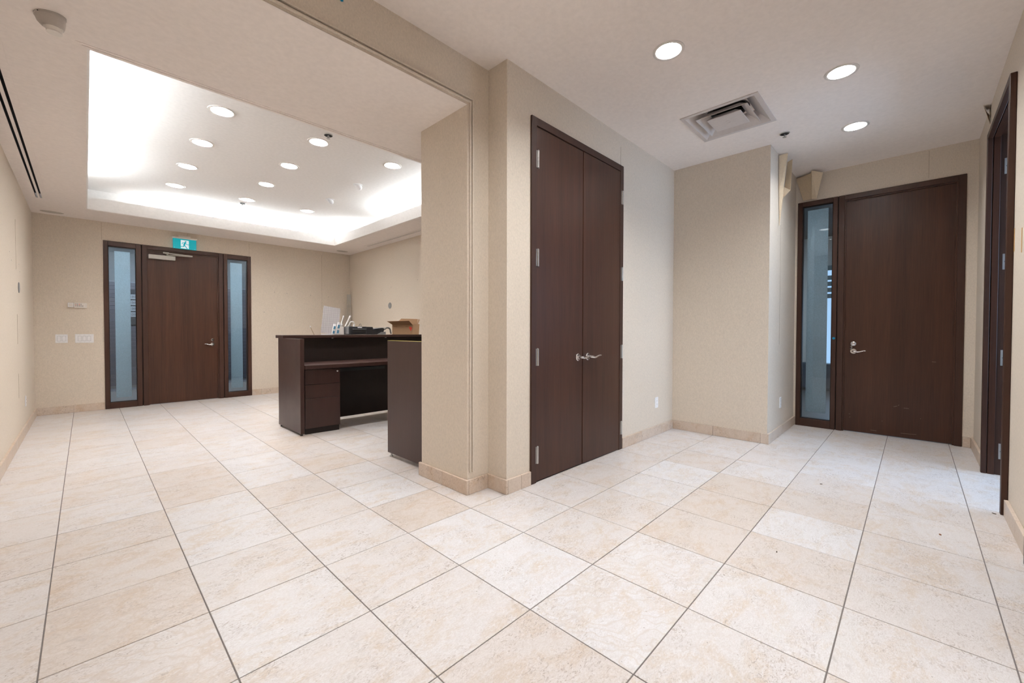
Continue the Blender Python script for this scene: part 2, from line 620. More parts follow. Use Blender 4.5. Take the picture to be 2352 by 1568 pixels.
# ------------------------------------------------------------------ walls
struct('wall_left', B(XL - 0.12, XL, -1.8, 7.4, -0.02, 3.1), M['paper'], 'beige papered long wall on the left with a linear vent above it', 'wall')
w = MB()
w.box(XL - 0.12, E0, YF, YF + 0.14, -0.02, 3.05)
w.box(E1, XF + 0.12, YF, YF + 0.14, -0.02, 3.05)
w.box(E0, E1, YF, YF + 0.14, EZ, 3.05)
wall_entrance = struct('wall_entrance', w, M['paper'], 'beige papered end wall holding the door under the exit sign', 'wall')
wall_desk = struct('wall_desk', B(XF, XF + 0.12, YB, YF, -0.02, 3.05), M['paper'], 'beige papered side wall behind the desk and the cardboard box', 'wall')
struct('wall_pier', B(XJ, XC + 0.0, YH, YB, -0.02, Z1 + 0.05), M['paper'], 'beige papered pier at the side of the wide opening', 'wall')
struct('wall_pier_back', B(XC, XF, YB - 0.12, YB, -0.02, Z1 + 0.05), M['paper'], 'beige wall face hidden behind the pier, towards the desk', 'wall')
struct('wall_header', B(XL, XJ, YH, YH + 0.16, Z2 + 0.002, Z1 + 0.05), M['paper'], 'beige papered header over the wide opening with a blue tape scrap', 'wall')
w = MB()
w.box(XC, C0, YC, YH + 0.02, -0.02, Z1 + 0.05)
w.box(C1, XN + 0.1, YC, YC + 0.14, -0.02, Z1 + 0.05)
w.box(C0, C1, YC, YC + 0.14, CZ, Z1 + 0.05)
wall_closet = struct('wall_closet', w, M['paper'], 'beige papered wall around the tall double closet doors', 'wall')
w = MB().box(XC, 2.8, YB - 0.14, YB - 0.121, 0, 3).box(2.78, 2.8, YC + 0.14, YB - 0.12, 0, 3)
struct('wall_closet_inside', w, M['dark'], 'dark back of the closet behind its shut doors', 'wall')
struct('wall_short', B(XN, XN + 0.1, YN, YC, -0.02, Z1 + 0.05), M['paper'], 'plain beige wall between the closet wall and the recess', 'wall')
wall_recess = struct('wall_recess', B(XN + 0.1, XD, YN, YN + 0.12, -0.02, Z1 + 0.05), M['paper'], 'narrow recess wall with a long peeling strip of paper', 'wall')
w = MB()
w.box(XD, XD + 0.14, D0, YN + 0.12, -0.02, Z1 + 0.05)
w.box(XD, XD + 0.14, YR - 0.14, D1, -0.02, Z1 + 0.05)
w.box(XD, XD + 0.14, D1, D0, DZ, Z1 + 0.05)
wall_inner = struct('wall_inner', w, M['paper'], 'beige papered wall around the tall dark door with one sidelight', 'wall')
w = MB()
w.box(XL, Q0, YR - 0.14, YR, -0.02, Z1 + 0.05)
w.box(Q1, R0, YR - 0.14, YR, -0.02, Z1 + 0.05)
w.box(R1, XD, YR - 0.14, YR, -0.02, Z1 + 0.05)
w.box(Q0, Q1, YR - 0.14, YR, 2.70, Z1 + 0.05)
w.box(R0, R1, YR - 0.14, YR, RZ, Z1 + 0.05)
wall_right = struct('wall_right', w, M['paper'], 'beige papered wall at the right edge with glue marks', 'wall')


def seam(parent, axis, pos, off, z0, z1):
    """a thin open joint in the wallpaper: axis x = along x on a y face, axis y = along y on an x face"""
    t = 0.0012
    if axis == 'x':
        b = B(pos - t, pos + t, off - 0.0012, off + 0.001, z0, z1)
    else:
        b = B(off - 0.0012, off + 0.0012, pos - t, pos + t, z0, z1)
    b.build('paper_seam', M['seam'], parent)


seam(wall_closet, 'x', 2.325, YC, 2.725, 2.90)
for x, z0, z1 in ((-1.08, 2.44, 2.68), (0.755, 2.44, 2.66), (1.99, 1.55, 2.62), (-0.10, 2.62, 2.69)):
    seam(wall_entrance, 'x', x, YF, z0, z1)
seam(wall_desk, 'y', 4.62, XF, 2.35, 2.66)
seam(wall_inner, 'y', -1.20, XD, 2.72, 3.0)
seam(wall_recess, 'x', 4.02, YN, 1.0, 2.3)
wl = bpy.data.objects['wall_left']
for y, z0, z1 in ((5.36, 1.75, 2.25), (5.38, 1.0, 1.30), (5.40, 0.45, 0.70)):
    seam(wl, 'y', y, XL, z0, z1)

def nail_hole(parent, axis, pos, off, z, r=0.006):
    m = T(pos, off - 0.0005, z) @ Matrix.Rotation(PI / 2, 4, 'X') if axis == 'x' else T(off, pos, z) @ Matrix.Rotation(PI / 2, 4, 'Y')
    MB().cyl(r, r * 0.6, 0.0012, 8, m).build('nail_hole', M['grey'], parent)


for x, z in ((1.15, 1.84), (1.36, 1.83), (1.78, 1.82), (2.12, 1.81), (0.98, 1.47)):
    nail_hole(wall_entrance, 'x', x, YF, z)
for y, z in ((6.45, 1.84), (5.95, 1.88), (5.60, 1.92), (4.75, 1.98)):
    nail_hole(wall_desk, 'y', y, XF - 0.0006, z)
for y, z in ((4.85, 1.86), (5.0, 1.80), (5.7, 1.76), (5.62, 1.83)):
    nail_hole(wl, 'y', y, XL, z, 0.005)

# ------------------------------------------------------------------ floor: slab of grout and one tile after another
floor = struct('floor', B(-1.75, 4.86, -1.72, 7.3, -0.05, -0.0028), M['grout'], 'floor of large cream travertine tiles with thin grey joints', 'floor')
rects = [(XL, XD, YR, YC), (XL, XC, YC, YH), (XL, XJ, YH, YB), (XL, XF, YB, YF)]
solid = [(XN + 0.1, XD, YN + 0.12, YC)]
G = 0.0022
tile_cache = {}


def tile_mesh(wx, wy):
    k = (round(wx, 4), round(wy, 4))
    if k in tile_cache:
        return tile_cache[k]
    a, b_, c = wx / 2, wy / 2, 0.0009
    vs = [(-a, -b_, -0.012), (a, -b_, -0.012), (a, b_, -0.012), (-a, b_, -0.012),
          (-a, -b_, -c), (a, -b_, -c), (a, b_, -c), (-a, b_, -c),
          (-a + c, -b_ + c, 0), (a - c, -b_ + c, 0), (a - c, b_ - c, 0), (-a + c, b_ - c, 0)]
    fs = [(8, 9, 10, 11)] + [(i, (i + 1) % 4, 4 + (i + 1) % 4, 4 + i) for i in range(4)] + [(4 + i, 4 + (i + 1) % 4, 8 + (i + 1) % 4, 8 + i) for i in range(4)]
    me = bpy.data.meshes.new('tile')
    me.from_pydata(vs, [], fs)
    me.materials.append(M['tile'])
    tile_cache[k] = me
    return me


TAN = {(-3, 2), (-3, 3), (-3, 4), (-2, 5), (-2, 6), (-2, 9), (-1, 4), (0, 2), (0, 5), (0, 7), (2, -2), (2, -1), (3, -1), (3, 1), (4, -2), (4, -1), (5, 0)}
PALE = {(-4, 6), (-3, 8), (-2, 1), (-2, 3), (-2, 4), (-1, 5), (-1, 6), (0, 0), (0, 1), (0, 3), (1, -2), (1, -1), (1, 1), (3, -2), (4, 0), (6, -2), (0, -1)}
WAVY = {(-3, 1): 1.0, (-3, 6): 0.8, (0, -1): 1.0, (1, -1): 0.85, (0, -2): 0.35, (-1, -1): 0.25, (3, -3): 0.4}
ntile = 0
for i in range(-5, 12):
    for j in range(-5, 17):
        x0, x1, y0, y1 = max(i * S, -1.745), min(i * S + S, 4.855), max(j * S, -1.70), min(j * S + S, 7.29)
        if x1 - x0 < 0.03 or y1 - y0 < 0.03:
            continue
        hit = any(min(x1, r[1]) - max(x0, r[0]) > 0.004 and min(y1, r[3]) - max(y0, r[2]) > 0.004 for r in rects)
        if not hit or any(x0 >= r[0] and x1 <= r[1] and y0 >= r[2] and y1 <= r[3] for r in solid):
            continue
        t = bpy.data.objects.new('tile', tile_mesh(x1 - x0 - 2 * G, y1 - y0 - 2 * G))
        t.location = ((x0 + x1) / 2, (y0 + y1) / 2, random.uniform(-0.0003, 0.0003))
        tone = random.uniform(0.08, 0.26) if (i, j) in TAN else random.uniform(0.68, 0.90) if (i, j) in PALE else random.uniform(0.30, 0.72)
        t.color = (tone, WAVY.get((i, j), 0.0 if random.random() > 0.05 else 0.6), random.random(), 1.0)
        COL.objects.link(t)
        t.parent = floor
        ntile += 1


# ------------------------------------------------------------------ stone baseboards, tile by tile
def baseboard(name, label, axis, a, b, off, nrm, parent=None):
    """axis x: runs along x with its back at y = off, standing out along nrm; axis y likewise"""
    root = parent or thing(name, label, 'baseboard', (0, 0, 0), 0, None, 'structure')
    cuts = [a] + [k * S for k in range(-6, 18) if a + 0.02 < k * S < b - 0.02] + [b]
    for p, q in zip(cuts, cuts[1:]):
        o0, o1 = sorted((off, off + nrm * BT))
        g = 0.0009
        if axis == 'x':
            mb = B(-(q - p) / 2 + g, (q - p) / 2 - g, -BT / 2, BT / 2, 0.0006, BH, 0.0015)
            loc = ((p + q) / 2, (o0 + o1) / 2, 0)
        else:
            mb = B(-BT / 2, BT / 2, -(q - p) / 2 + g, (q - p) / 2 - g, 0.0006, BH, 0.0015)
            loc = ((o0 + o1) / 2, (p + q) / 2, 0)
        o = mb.build('stone_tile', M['tile_base'], root)
        o.color = (random.uniform(0.2, 0.7), 0.0, random.random(), 1.0)
        o.location = loc
    return root


baseboard('baseboard_left', 'travertine baseboard along the left wall', 'y', -1.5, YF - BT, XL, 1)
bb = baseboard('baseboard_entrance', 'travertine baseboard either side of the entrance door', 'x', XL, E0 - 0.004, YF, -1)
baseboard('', '', 'x', E1 + 0.004, XF, YF, -1, bb)
baseboard('baseboard_desk', 'travertine baseboard behind the desk', 'y', YB, YF - BT, XF, -1)
bb = baseboard('baseboard_pier', 'honey travertine baseboard wrapping the pier at the wide opening', 'y', YH - BT, YB + BT, XJ, -1)
baseboard('', '', 'x', XJ, XC - BT, YH, -1, bb)
baseboard('', '', 'y', YC - BT, YH, XC, -1, bb)
bb = baseboard('baseboard_closet', 'travertine baseboard on the closet wall either side of the doors', 'x', XC, C0 - 0.003, YC, -1)
baseboard('', '', 'x', C1 + 0.003, XN - BT, YC, -1, bb)
baseboard('baseboard_short', 'travertine baseboard of the plain short wall', 'y', YN - BT, YC, XN, -1)
bb = baseboard('baseboard_recess', 'travertine baseboard in the recess by the inner door', 'x', XN, XD, YN, -1)
baseboard('', '', 'y', YR + BT, D1 - 0.003, XD, -1, bb)
bb = baseboard('baseboard_right', 'travertine baseboard along the right wall', 'x', R1 + 0.012, XD, YR, 1)
baseboard('', '', 'x', Q1 + 0.012, R0 - 0.008, YR, 1, bb)

# ------------------------------------------------------------------ ceilings
T0, T1, T2, T3 = -1.222, 1.935, 2.19, 6.50       # tray opening
LR = 0.084                                        # lamp aperture
near_lamps = [(1.476, 0.088), (2.563, -0.712), (3.655, -0.704), (0.385, 0.088), (-0.70, 0.088), (1.472, -0.712), (0.38, -0.712)]
tx, ty = (-0.428, 0.368, 1.170), (3.128, 3.976, 4.825, 5.715)
tray_lamps = [(tx[0], y) for y in ty] + [(tx[1], y) for y in ty] + [(tx[2], ty[0]), (tx[2], 5.68)]
VX, VY, VH = 2.722, 0.090, 0.305                  # square air diffuser
ceiling = struct('ceiling', MB().sheet(Z1, (XL - 0.01, XD + 0.01, YR - 0.01, YH), [(x, y, LR) for x, y in near_lamps] + [(VX - 0.27, VX + 0.27, VY - 0.27, VY + 0.27)]).box(XL - 0.1, XD + 0.1, YR - 0.1, YH, Z1 + 0.2, Z1 + 0.22), M['ceil'],
                 'flat white ceilings of both rooms with the bright recessed tray', 'ceiling')
LV = (-1.672, -1.560, 1.20, 6.305)                # left linear diffuser
RV = (2.335, 2.425, 2.2, 6.17)                    # right linear diffuser
MB().sheet(Z2, (XL - 0.01, XF + 0.01, YH + 0.0, YF + 0.01), [(T0, T1, T2, T3), LV, RV]).build('lower_ceiling', M['ceil'], ceiling)
CV = 0.225                                        # depth of the cove behind the lip
MB().sheet(ZT, (T0 - CV, T1 + CV, T2 - CV, T3 + CV), [(x, y, LR) for x, y in tray_lamps]).build('tray_ceiling', M['tray'], ceiling)
mb = MB()
mb.box(T0 - CV - 0.02, T0 - CV, T2 - CV, T3 + CV, Z2 + 0.03, ZT)
mb.box(T1 + CV, T1 + CV + 0.02, T2 - CV, T3 + CV, Z2 + 0.03, ZT)
mb.box(T0 - CV, T1 + CV, T2 - CV - 0.02, T2 - CV, Z2 + 0.03, ZT)
mb.box(T0 - CV, T1 + CV, T3 + CV, T3 + CV + 0.02, Z2 + 0.03, ZT)
for a in ((T0 - CV, T0 - 0.03, T2 - CV, T3 + CV), (T1 + 0.03, T1 + CV, T2 - CV, T3 + CV), (T0 - 0.03, T1 + 0.03, T2 - CV, T2 - 0.03), (T0 - 0.03, T1 + 0.03, T3 + 0.03, T3 + CV)):
    mb.box(*a, Z2 + 0.03, Z2 + 0.045)
mb.box(T0 - CV - 0.1, T1 + CV + 0.1, T2 - CV - 0.1, T3 + CV + 0.1, ZT + 0.2, ZT + 0.22)
mb.build('cove', M['tray'], ceiling)


def ring(o0, o1, z0, z1, name, mat, bev=0.0):
    """a rectangular ring round the tray opening, from o0 to o1 outside its edge"""
    m = MB()
    m.box(T0 - o1, T0 - o0, T2 - o1, T3 + o1, z0, z1, bev)
    m.box(T1 + o0, T1 + o1, T2 - o1, T3 + o1, z0, z1, bev)
    m.box(T0 - o0, T1 + o0, T2 - o1, T2 - o0, z0, z1, bev)
    m.box(T0 - o0, T1 + o0, T3 + o0, T3 + o1, z0, z1, bev)
    return m.build(name, mat, ceiling)


ring(0.0, 0.03, Z2 - 0.002, 2.853, 'tray_lip', M['tray'])
ring(0.012, 0.032, Z2 - 0.0045, Z2, 'tray_moulding', M['ceil'])
ring(0.042, 0.056, Z2 - 0.003, Z2, 'tray_moulding', M['ceil'])


def cove_lamp(x0, x1, y0, y1):
    B(x0, x1, y0, y1, Z2 + 0.140, Z2 + 0.164).build('cove_lamp', M['cove'], ceiling)


cove_lamp(T0 - 0.13, T0 - 0.10, 2.25, 4.25)
cove_lamp(T0 - 0.13, T0 - 0.10, 4.45, 5.75)
cove_lamp(-0.55, 1.95, T3 + 0.10, T3 + 0.13)
cove_lamp(T1 + 0.10, T1 + 0.13, 2.3, 4.75)
cove_lamp(T1 + 0.10, T1 + 0.13, 5.75, 6.5)

# moulding round the wide opening: two fine ridges across the header and down the pier
tr = thing('trim_1', 'pair of fine beige ridges edging the wide opening', 'moulding', (0, 0, 0), 0, None, 'structure')
for d in (0.020, 0.042):
    MB().box(XL, XJ + d, YH - 0.016, YH, Z2 + d - 0.005, Z2 + d + 0.005, 0.003, 2).build('header_ridge', M['paper'], tr)
    MB().box(XJ + d - 0.005, XJ + d + 0.005, YH - 0.016, YH, 0.15, Z2 + d + 0.006, 0.004, 2).build('pier_ridge', M['paper'], tr)


# ------------------------------------------------------------------ downlights
def make_downlight(loc, label, mat='lamp'):
    t = thing('downlight', label, 'light', loc, 0, 'recessed ceiling downlights')
    MB().lathe([(LR - 0.004, 0.004), (LR - 0.004, -0.004), (LR + 0.003, -0.007), (LR + 0.016, -0.004), (LR + 0.018, 0.0)], 40).build('trim_ring', M['trimw'], t, True)
    MB().lathe([(LR - 0.001, 0.0), (LR - 0.010, 0.05), (LR - 0.016, 0.062), (LR - 0.016, 0.066)], 40).build('reflector', M['refl'], t, True)
    MB().cyl(LR - 0.017, LR - 0.017, 0.004, 24, T(0, 0, 0.054)).build('lamp_disc', M[mat], t)
    return t


names_near = ['large bright downlight in the near ceiling to the left of the square vent',
              'bright downlight in the near ceiling to the right of the square vent',
              'bright downlight in the near ceiling closest to the tall inner door',
              'downlight in near ceiling just out of view above the pier corner',
              'downlight in the near ceiling above the left wall end, out of view',
              'downlight in the near ceiling above the right wall doorway, out of view',
              'downlight in the near ceiling over the camera corner, out of view']
first = None
for (x, y), lb in zip(near_lamps, names_near):
    if first is None:
        first = make_downlight((x, y, Z1), lb)
    else:
        copy_thing(first, (x, y, Z1), lb)
rows = ['left row of the bright tray', 'middle row of the bright tray']
nth = ['nearest', 'second', 'third', 'farthest']
k = 0
first = None
for r in range(2):
    for q in range(4):
        lb = 'downlight, %s of four in the %s' % (nth[q], rows[r])
        if first is None:
            first = make_downlight((*tray_lamps[k], ZT), lb, 'lamp2')
        else:
            copy_thing(first, (*tray_lamps[k], ZT), lb)
        k += 1
copy_thing(first, (*tray_lamps[8], ZT), 'downlight at the right of the tray next to the pier edge')
copy_thing(first, (*tray_lamps[9], ZT), 'small far downlight at the right of the tray above the cove corner')


# ------------------------------------------------------------------ sprinklers and swivel spots
def make_sprinkler(loc, label, drop=0.03):
    t = thing('sprinkler', label, 'sprinkler', loc, 0, 'ceiling sprinklers')
    MB().lathe([(0.018, 0.0), (0.020, -0.004), (0.038, -0.008), (0.042, -0.004), (0.042, 0.0)], 28).build('escutcheon', M['steel'], t, True)
    MB().cyl(0.036, 0.03, 0.002, 24, T(0, 0, -0.0075)).build('cup', M['dark'], t)
    mb = MB().cyl(0.007, 0.007, drop, 12, T(0, 0, -drop - 0.006))
    for s in (-1, 1):
        mb.tube([(0, 0, -0.008), (s * 0.010, 0, -0.016), (s * 0.010, 0, -drop), (0, 0, -drop - 0.006)], 0.0022, 6)
    mb.build('head', M['steel'], t, True)
    MB().cyl(0.017, 0.017, 0.002, 20, T(0, 0, -drop - 0.008)).build('deflector', M['steel'], t)
    return t


spk = make_sprinkler((3.368, -0.21, Z1), 'chrome sprinkler head in the near ceiling beside the square vent')
copy_thing(spk, (0.372, 2.905, ZT), 'chrome sprinkler cup close to the nearest middle downlight of the tray')
copy_thing(spk, (0.362, 5.945, ZT), 'chrome sprinkler head behind the farthest middle downlight of the tray')


def make_spot(loc, label):
    t = thing('swivel_spotlight', label, 'light', loc, 0.0, 'unlit swivel spotlights in the tray')
    MB().lathe([(0.036, 0.0), (0.036, -0.005), (0.056, -0.005), (0.058, 0.0)], 28).build('trim_ring', M['white'], t, True)
    m = Matrix.Rotation(math.radians(-34), 4, 'Y')
    MB().lathe([(0.034, 0.012), (0.035, -0.02), (0.030, -0.045), (0.018, -0.062), (0.0, -0.068)], 24, T(0.002, 0, 0) @ m).build('hood', M['white'], t, True)
    MB().cyl(0.019, 0.019, 0.004, 20, T(0.030, 0, -0.030) @ Matrix.Rotation(math.radians(62), 4, 'Y')).build('lens', M['grey'], t)
    return t


sp = make_spot((1.183, 4.00, ZT), 'small white swivel spotlight in the tray, the one nearer the pier')
copy_thing(sp, (1.182, 4.86, ZT), 'small white swivel spotlight in the tray, the one farther from the pier')

# ------------------------------------------------------------------ square air diffuser
t = thing('air_diffuser', 'square white ceiling air diffuser with three stepped cones and dark grey throat', 'vent', (VX, VY, Z1))


def sq_ring(a0, z0, a1, z1, th=0.003):
    """four sloping sides from half width a0 at z0 to half width a1 at z1"""
    vs, fs = [], []
    for a, z in ((a0, z0), (a1, z1)):
        vs += [(-a, -a, z), (a, -a, z), (a, a, z), (-a, a, z)]
    for i in range(4):
        fs.append((i, (i + 1) % 4, 4 + (i + 1) % 4, 4 + i))
    return MB().poly(vs, fs, th)


mb = MB()
for a in ((-VH, VH, -VH, -0.272), (-VH, VH, 0.272, VH), (-VH, -0.272, -0.272, 0.272), (0.272, VH, -0.272, 0.272)):
    mb.box(*a, -0.006, 0.0)
mb.build('flange', M['ventwhite'], t)
sq_ring(0.272, -0.004, 0.17, 0.085).build('outer_cone', M['ventwhite'], t)
sq_ring(0.205, -0.012, 0.125, 0.05).build('middle_cone', M['ventwhite'], t)
mb = MB().box(-0.135, 0.135, -0.135, 0.135, -0.020, -0.014, 0.002)
mb.build('centre_plate', M['ventwhite'], t)
sq_ring(0.135, -0.014, 0.08, 0.03).build('inner_cone', M['ventwhite'], t)
MB().lathe([(0.022, -0.0205), (0.022, -0.0225), (0.019, -0.0225), (0.019, -0.0205)], 24).build('button', M['ventwhite'], t)
MB().lathe([(0.168, 0.084), (0.150, 0.088), (0.150, 0.19), (0.0, 0.19)], 32).build('duct', M['duct_grey'], t)
mb = MB()
for kx in range(-3, 4):
    mb.box(kx * 0.035 - 0.002, kx * 0.035 + 0.002, -0.12, 0.12, 0.10, 0.13)
mb.build('damper', M['dark'], t)


# ------------------------------------------------------------------ linear diffusers
def linear(name, label, v, slots):
    x0, x1, y0, y1 = v
    t = thing(name, label, 'vent', (x0, y0, Z2))
    wx, wy = x1 - x0, y1 - y0
    B(-0.002, wx + 0.002, 0, wy, 0.055, 0.06).build('plenum', M['dark'], t)
    edges = [0.0]
    for s0, s1 in slots:
        edges += [s0, s1]
    edges.append(wx)
    for i in range(0, len(edges), 2):
        e0, e1 = edges[i], edges[i + 1]
        if i == 0:
            e0 -= 0.006
        if i == len(edges) - 2:
            e1 += 0.006
        B(e0, e1, -0.006, wy + 0.006, -0.004, 0.0 if 0 < i < len(edges) - 2 else -0.0005).build('blade', M['ceil'], t)
        B(e0 + 0.002, e1 - 0.002, 0, wy, 0.0, 0.02).build('web', M['dark'], t)
    B(-0.006, wx + 0.006, wy - 0.03, wy + 0.008, -0.0045, 0.0).build('end_cap', M['ceil'], t)
    return t


linear('linear_diffuser', 'long white twin-slot linear diffuser above the left wall', LV, ((0.030, 0.046), (0.064, 0.080)))
linear('linear_diffuser', 'narrow twin-slot linear diffuser in the ceiling above the desk wall', RV, ((0.025, 0.037), (0.052, 0.064)))

# pale round patches where something was taken off the ceiling
t = MB().lathe([(0.0, -0.004), (0.08, -0.004), (0.088, 0.0)], 28).build('ceiling_cover', M['stain'])
t.location = (-1.545, 7.06, Z2)
t.scale = (1.25, 0.75, 1)
tag(t, 'pale flush oval cover on the ceiling in the left far corner', 'cover', 'flush ceiling covers')
c = t.copy()
COL.objects.link(c)
c.location = (2.27, 6.95, Z2)
c['label'] = 'pale flush oval cover on the ceiling in the corner above the desk'

# motion sensor on the lower ceiling
t = thing('motion_sensor', 'beige tapered motion sensor on the ceiling at the upper left', 'sensor', (-1.362, 1.975, Z2), math.radians(-40))
t.scale = (0.68, 0.68, 0.70)
b = bmesh.new()
prof = [(0.0, 0.094, 0.066, 0.0), (-0.012, 0.094, 0.066, 0.0), (-0.013, 0.090, 0.063, 0.0), (-0.050, 0.082, 0.059, 0.008), (-0.078, 0.066, 0.053, 0.018), (-0.088, 0.054, 0.047, 0.024)]
rings = []
for z, a, bb_, off in prof:
    rings.append([b.verts.new((off + a * math.cos(2 * PI * i / 36), bb_ * math.sin(2 * PI * i / 36), z)) for i in range(36)])
for a, c in zip(rings, rings[1:]):
    for i in range(36):
        b.faces.new((a[i], c[i], c[(i + 1) % 36], a[(i + 1) % 36]))
b.faces.new(list(rings[-1]))
m = MB()
m.add(b)
m.build('housing', M['sensor'], t, True)
MB().lathe([(0.046, -0.086), (0.040, -0.112), (0.042, -0.114), (0.042, -0.120), (0.036, -0.122), (0.0, -0.122)], 32, T(0.026, 0, 0)).build('lens', M['offwhite'], t, True)
MB().cyl(0.004, 0.004, 0.003, 10, T(-0.02, -0.0655, -0.010) @ RX).build('screw_hole', M['dark'], t)

# ------------------------------------------------------------------ doors


def frame3(x0, x1, z1, wdt, y0, y1, bev=0.003, sill=0.0):
    m = MB()
    m.box(x0, x0 + wdt, y0, y1, 0, z1, bev)
    m.box(x1 - wdt, x1, y0, y1, 0, z1, bev)
    m.box(x0 + wdt - 0.001, x1 - wdt + 0.001, y0, y1, z1 - wdt, z1, bev)
    if sill:
        m.box(x0 + wdt - 0.001, x1 - wdt + 0.001, y0, y1, 0.0, sill, bev)
    return m


def lever(parent, x, z, y, direction=1, length=0.118, label=None, rose=0.028):
    """lever handle: rose on the leaf at depth y, lever to the right (1) or left (-1)"""
    h = MB().lathe([(0.0, 0.0), (rose, 0.0), (rose, 0.006), (rose - 0.004, 0.010), (0.0, 0.010)], 28, T(x, y, z) @ RX).build('lever_handle', M['chrome'], parent, True)
    d = direction
    pts, rad = [], []
    pts.append((x, y - 0.006, z)); rad.append(0.0105)
    pts.append((x, y - 0.034, z)); rad.append(0.0105)
    pts.append((x + d * 0.006, y - 0.046, z)); rad.append(0.011)
    n = 10
    for i in range(1, n + 1):
        f = i / n
        pts.append((x + d * (0.010 + f * (length - 0.010)), y - 0.050 + 0.004 * math.sin(f * PI), z - 0.007 * math.sin(f * 2 * PI * 0.85) + 0.002 * f))
        rad.append(0.0108 - 0.0062 * f)
    MB().tube(pts, rad, 12).build('grip', M['chrome'], h, True)
    return h


def hinge(parent, x, z, y, h=0.127):
    m = MB()
    for a in range(5):
        z0 = z - h / 2 + a * h / 5
        m.cyl(0.0075, 0.0075, h / 5 - 0.0012, 12, T(x, y - 0.006, z0))
    m.cyl(0.006, 0.003, 0.004, 10, T(x, y - 0.006, z + h / 2))
    m.box(x - 0.016, x + 0.016, y - 0.003, y + 0.001, z - h / 2, z + h / 2)
    return m.build('hinge', M['steel'], parent, True)


def sidelight(name, label, loc, rz, w, h, gx0, gx1, gz0, gz1, fx0, fx1, fz0, fz1):
    t = thing(name, label, 'window', loc, rz, None, 'structure')
    m = MB()
    m.box(0, gx0, -0.012, 0.12, 0, h, 0.003)
    m.box(gx1, w, -0.012, 0.12, 0, h, 0.003)
    m.box(gx0 - 0.001, gx1 + 0.001, -0.012, 0.12, gz1, h, 0.003)
    m.box(gx0 - 0.001, gx1 + 0.001, -0.012, 0.12, 0, gz0, 0.003)
    m.build('frame', M['wood2'], t)
    m = MB()
    e = 0.007
    m.box(gx0, gx0 + e, 0.012, 0.030, gz0, gz1)
    m.box(gx1 - e, gx1, 0.012, 0.030, gz0, gz1)
    m.box(gx0, gx1, 0.012, 0.030, gz1 - e * 2, gz1)
    m.box(gx0, gx1, 0.012, 0.030, gz0, gz0 + e)
    m.build('glazing_bead', M['desk_dark'], t)
    B(gx0 + 0.002, gx1 - 0.002, 0.034, 0.040, gz0 + 0.002, gz1 - 0.002).build('pane', M['glass'], t)
    B(fx0, fx1, 0.0402, 0.0410, fz0, fz1).build('frosted_film', M['frost'], t)
    return t


# entrance: door_1 with window_1 and window_2
sidelight('window_1', 'tall narrow sidelight left of the entrance door with frosted stripe', (E0, YF, 0), 0, 0.405, EZ,
          0.050, 0.347, 0.088, 2.362, 0.118, 0.286, 0.150, 2.300)
sidelight('window_2', 'tall narrow sidelight right of the entrance door with frosted stripe', (0.377, YF, 0), 0, 0.401, EZ,
          0.052, 0.345, 0.088, 2.362, 0.104, 0.276, 0.150, 2.300)
dr = thing('door_1', 'dark walnut entrance door between two sidelights, under the exit sign', 'door', (-0.652, YF, 0), 0, None, 'structure')
frame3(0.0, 1.019, EZ, 0.060, -0.012, 0.12).build('frame', M['wood2'], dr)
m = MB().box(0.060, 0.074, 0.012, 0.05, 0, EZ - 0.060).box(0.945, 0.959, 0.012, 0.05, 0, EZ - 0.06).box(0.074, 0.945, 0.012, 0.05, EZ - 0.074, EZ - 0.06)
m.build('stop', M['wood'], dr)
B(-0.0098, 0.0005, 0.018, 0.11, 0, EZ).build('filler_strip', M['desk_dark'], dr)
B(1.0185, 1.0288, 0.018, 0.11, 0, EZ).build('filler_strip', M['desk_dark'], dr)
leaf = B(0.064, 0.955, 0.030, 0.075, 0.006, EZ - 0.064, 0.002).build('leaf', M['wood'], dr)
lever(leaf, 0.872, 0.912, 0.030, -1)
MB().lathe([(0.0, 0.0), (0.022, 0.0), (0.022, 0.007), (0.017, 0.011), (0.0, 0.011)], 24, T(0.872, 0.030, 0.985) @ RX).box(0.870, 0.874, 0.0165, 0.019, 0.975, 0.993).build('deadbolt', M['chrome'], leaf, True)
MB().box(0.075, 0.395, -0.030, 0.030, 2.235, 2.298, 0.003).build('door_closer', M['alu'], leaf)
m = MB().tube([(0.30, 0.002, 2.302), (0.30, 0.002, 2.330), (0.27, -0.02, 2.336)], [0.014, 0.014, 0.012], 10)
m.box(0.245, 0.315, -0.035, -0.012, 2.330, 2.352, 0.003)
m.tube([(0.285, -0.040, 2.335), (0.45, -0.075, 2.326), (0.60, -0.090, 2.318)], [0.008, 0.008, 0.010], 8)
m.tube([(0.30, -0.010, 2.306), (0.36, -0.050, 2.310), (0.60, -0.090, 2.312)], [0.006, 0.007, 0.008], 8)
m.build('closer_arm', M['alu'], leaf, True)

# closet: door_2 with two leaves
dr = thing('door_2', 'tall dark walnut double closet doors with two wavy levers', 'door', (C0, YC, 0), 0, None, 'structure')
WC = C1 - C0
m = frame3(0, WC, CZ, 0.058, -0.014, 0.12, 0.002)
m.build('frame', M['wood2'], dr)
mid = 0.665
lf = B(0.0605, mid - 0.002, -0.006, 0.036, 0.008, CZ - 0.062, 0.0015).build('leaf', M['wood'], dr)
lf['label'] = 'left closet door leaf'
rf = B(mid + 0.002, WC - 0.033, -0.010, 0.032, 0.008, CZ - 0.062, 0.0015).build('leaf', M['wood'], dr)
rf['label'] = 'right closet door leaf'
B(WC - 0.058, WC - 0.031, 0.0, 0.04, 0, CZ - 0.06).build('jamb_strip', M['desk_dark'], dr)
for z in (2.415, 1.687, 0.945, 0.210):
    hinge(lf, 0.066, z, -0.012)
    hinge(rf, WC - 0.030, z, -0.014)
lever(lf, mid - 0.070, 0.922, -0.006, 1, 0.130, rose=0.031)
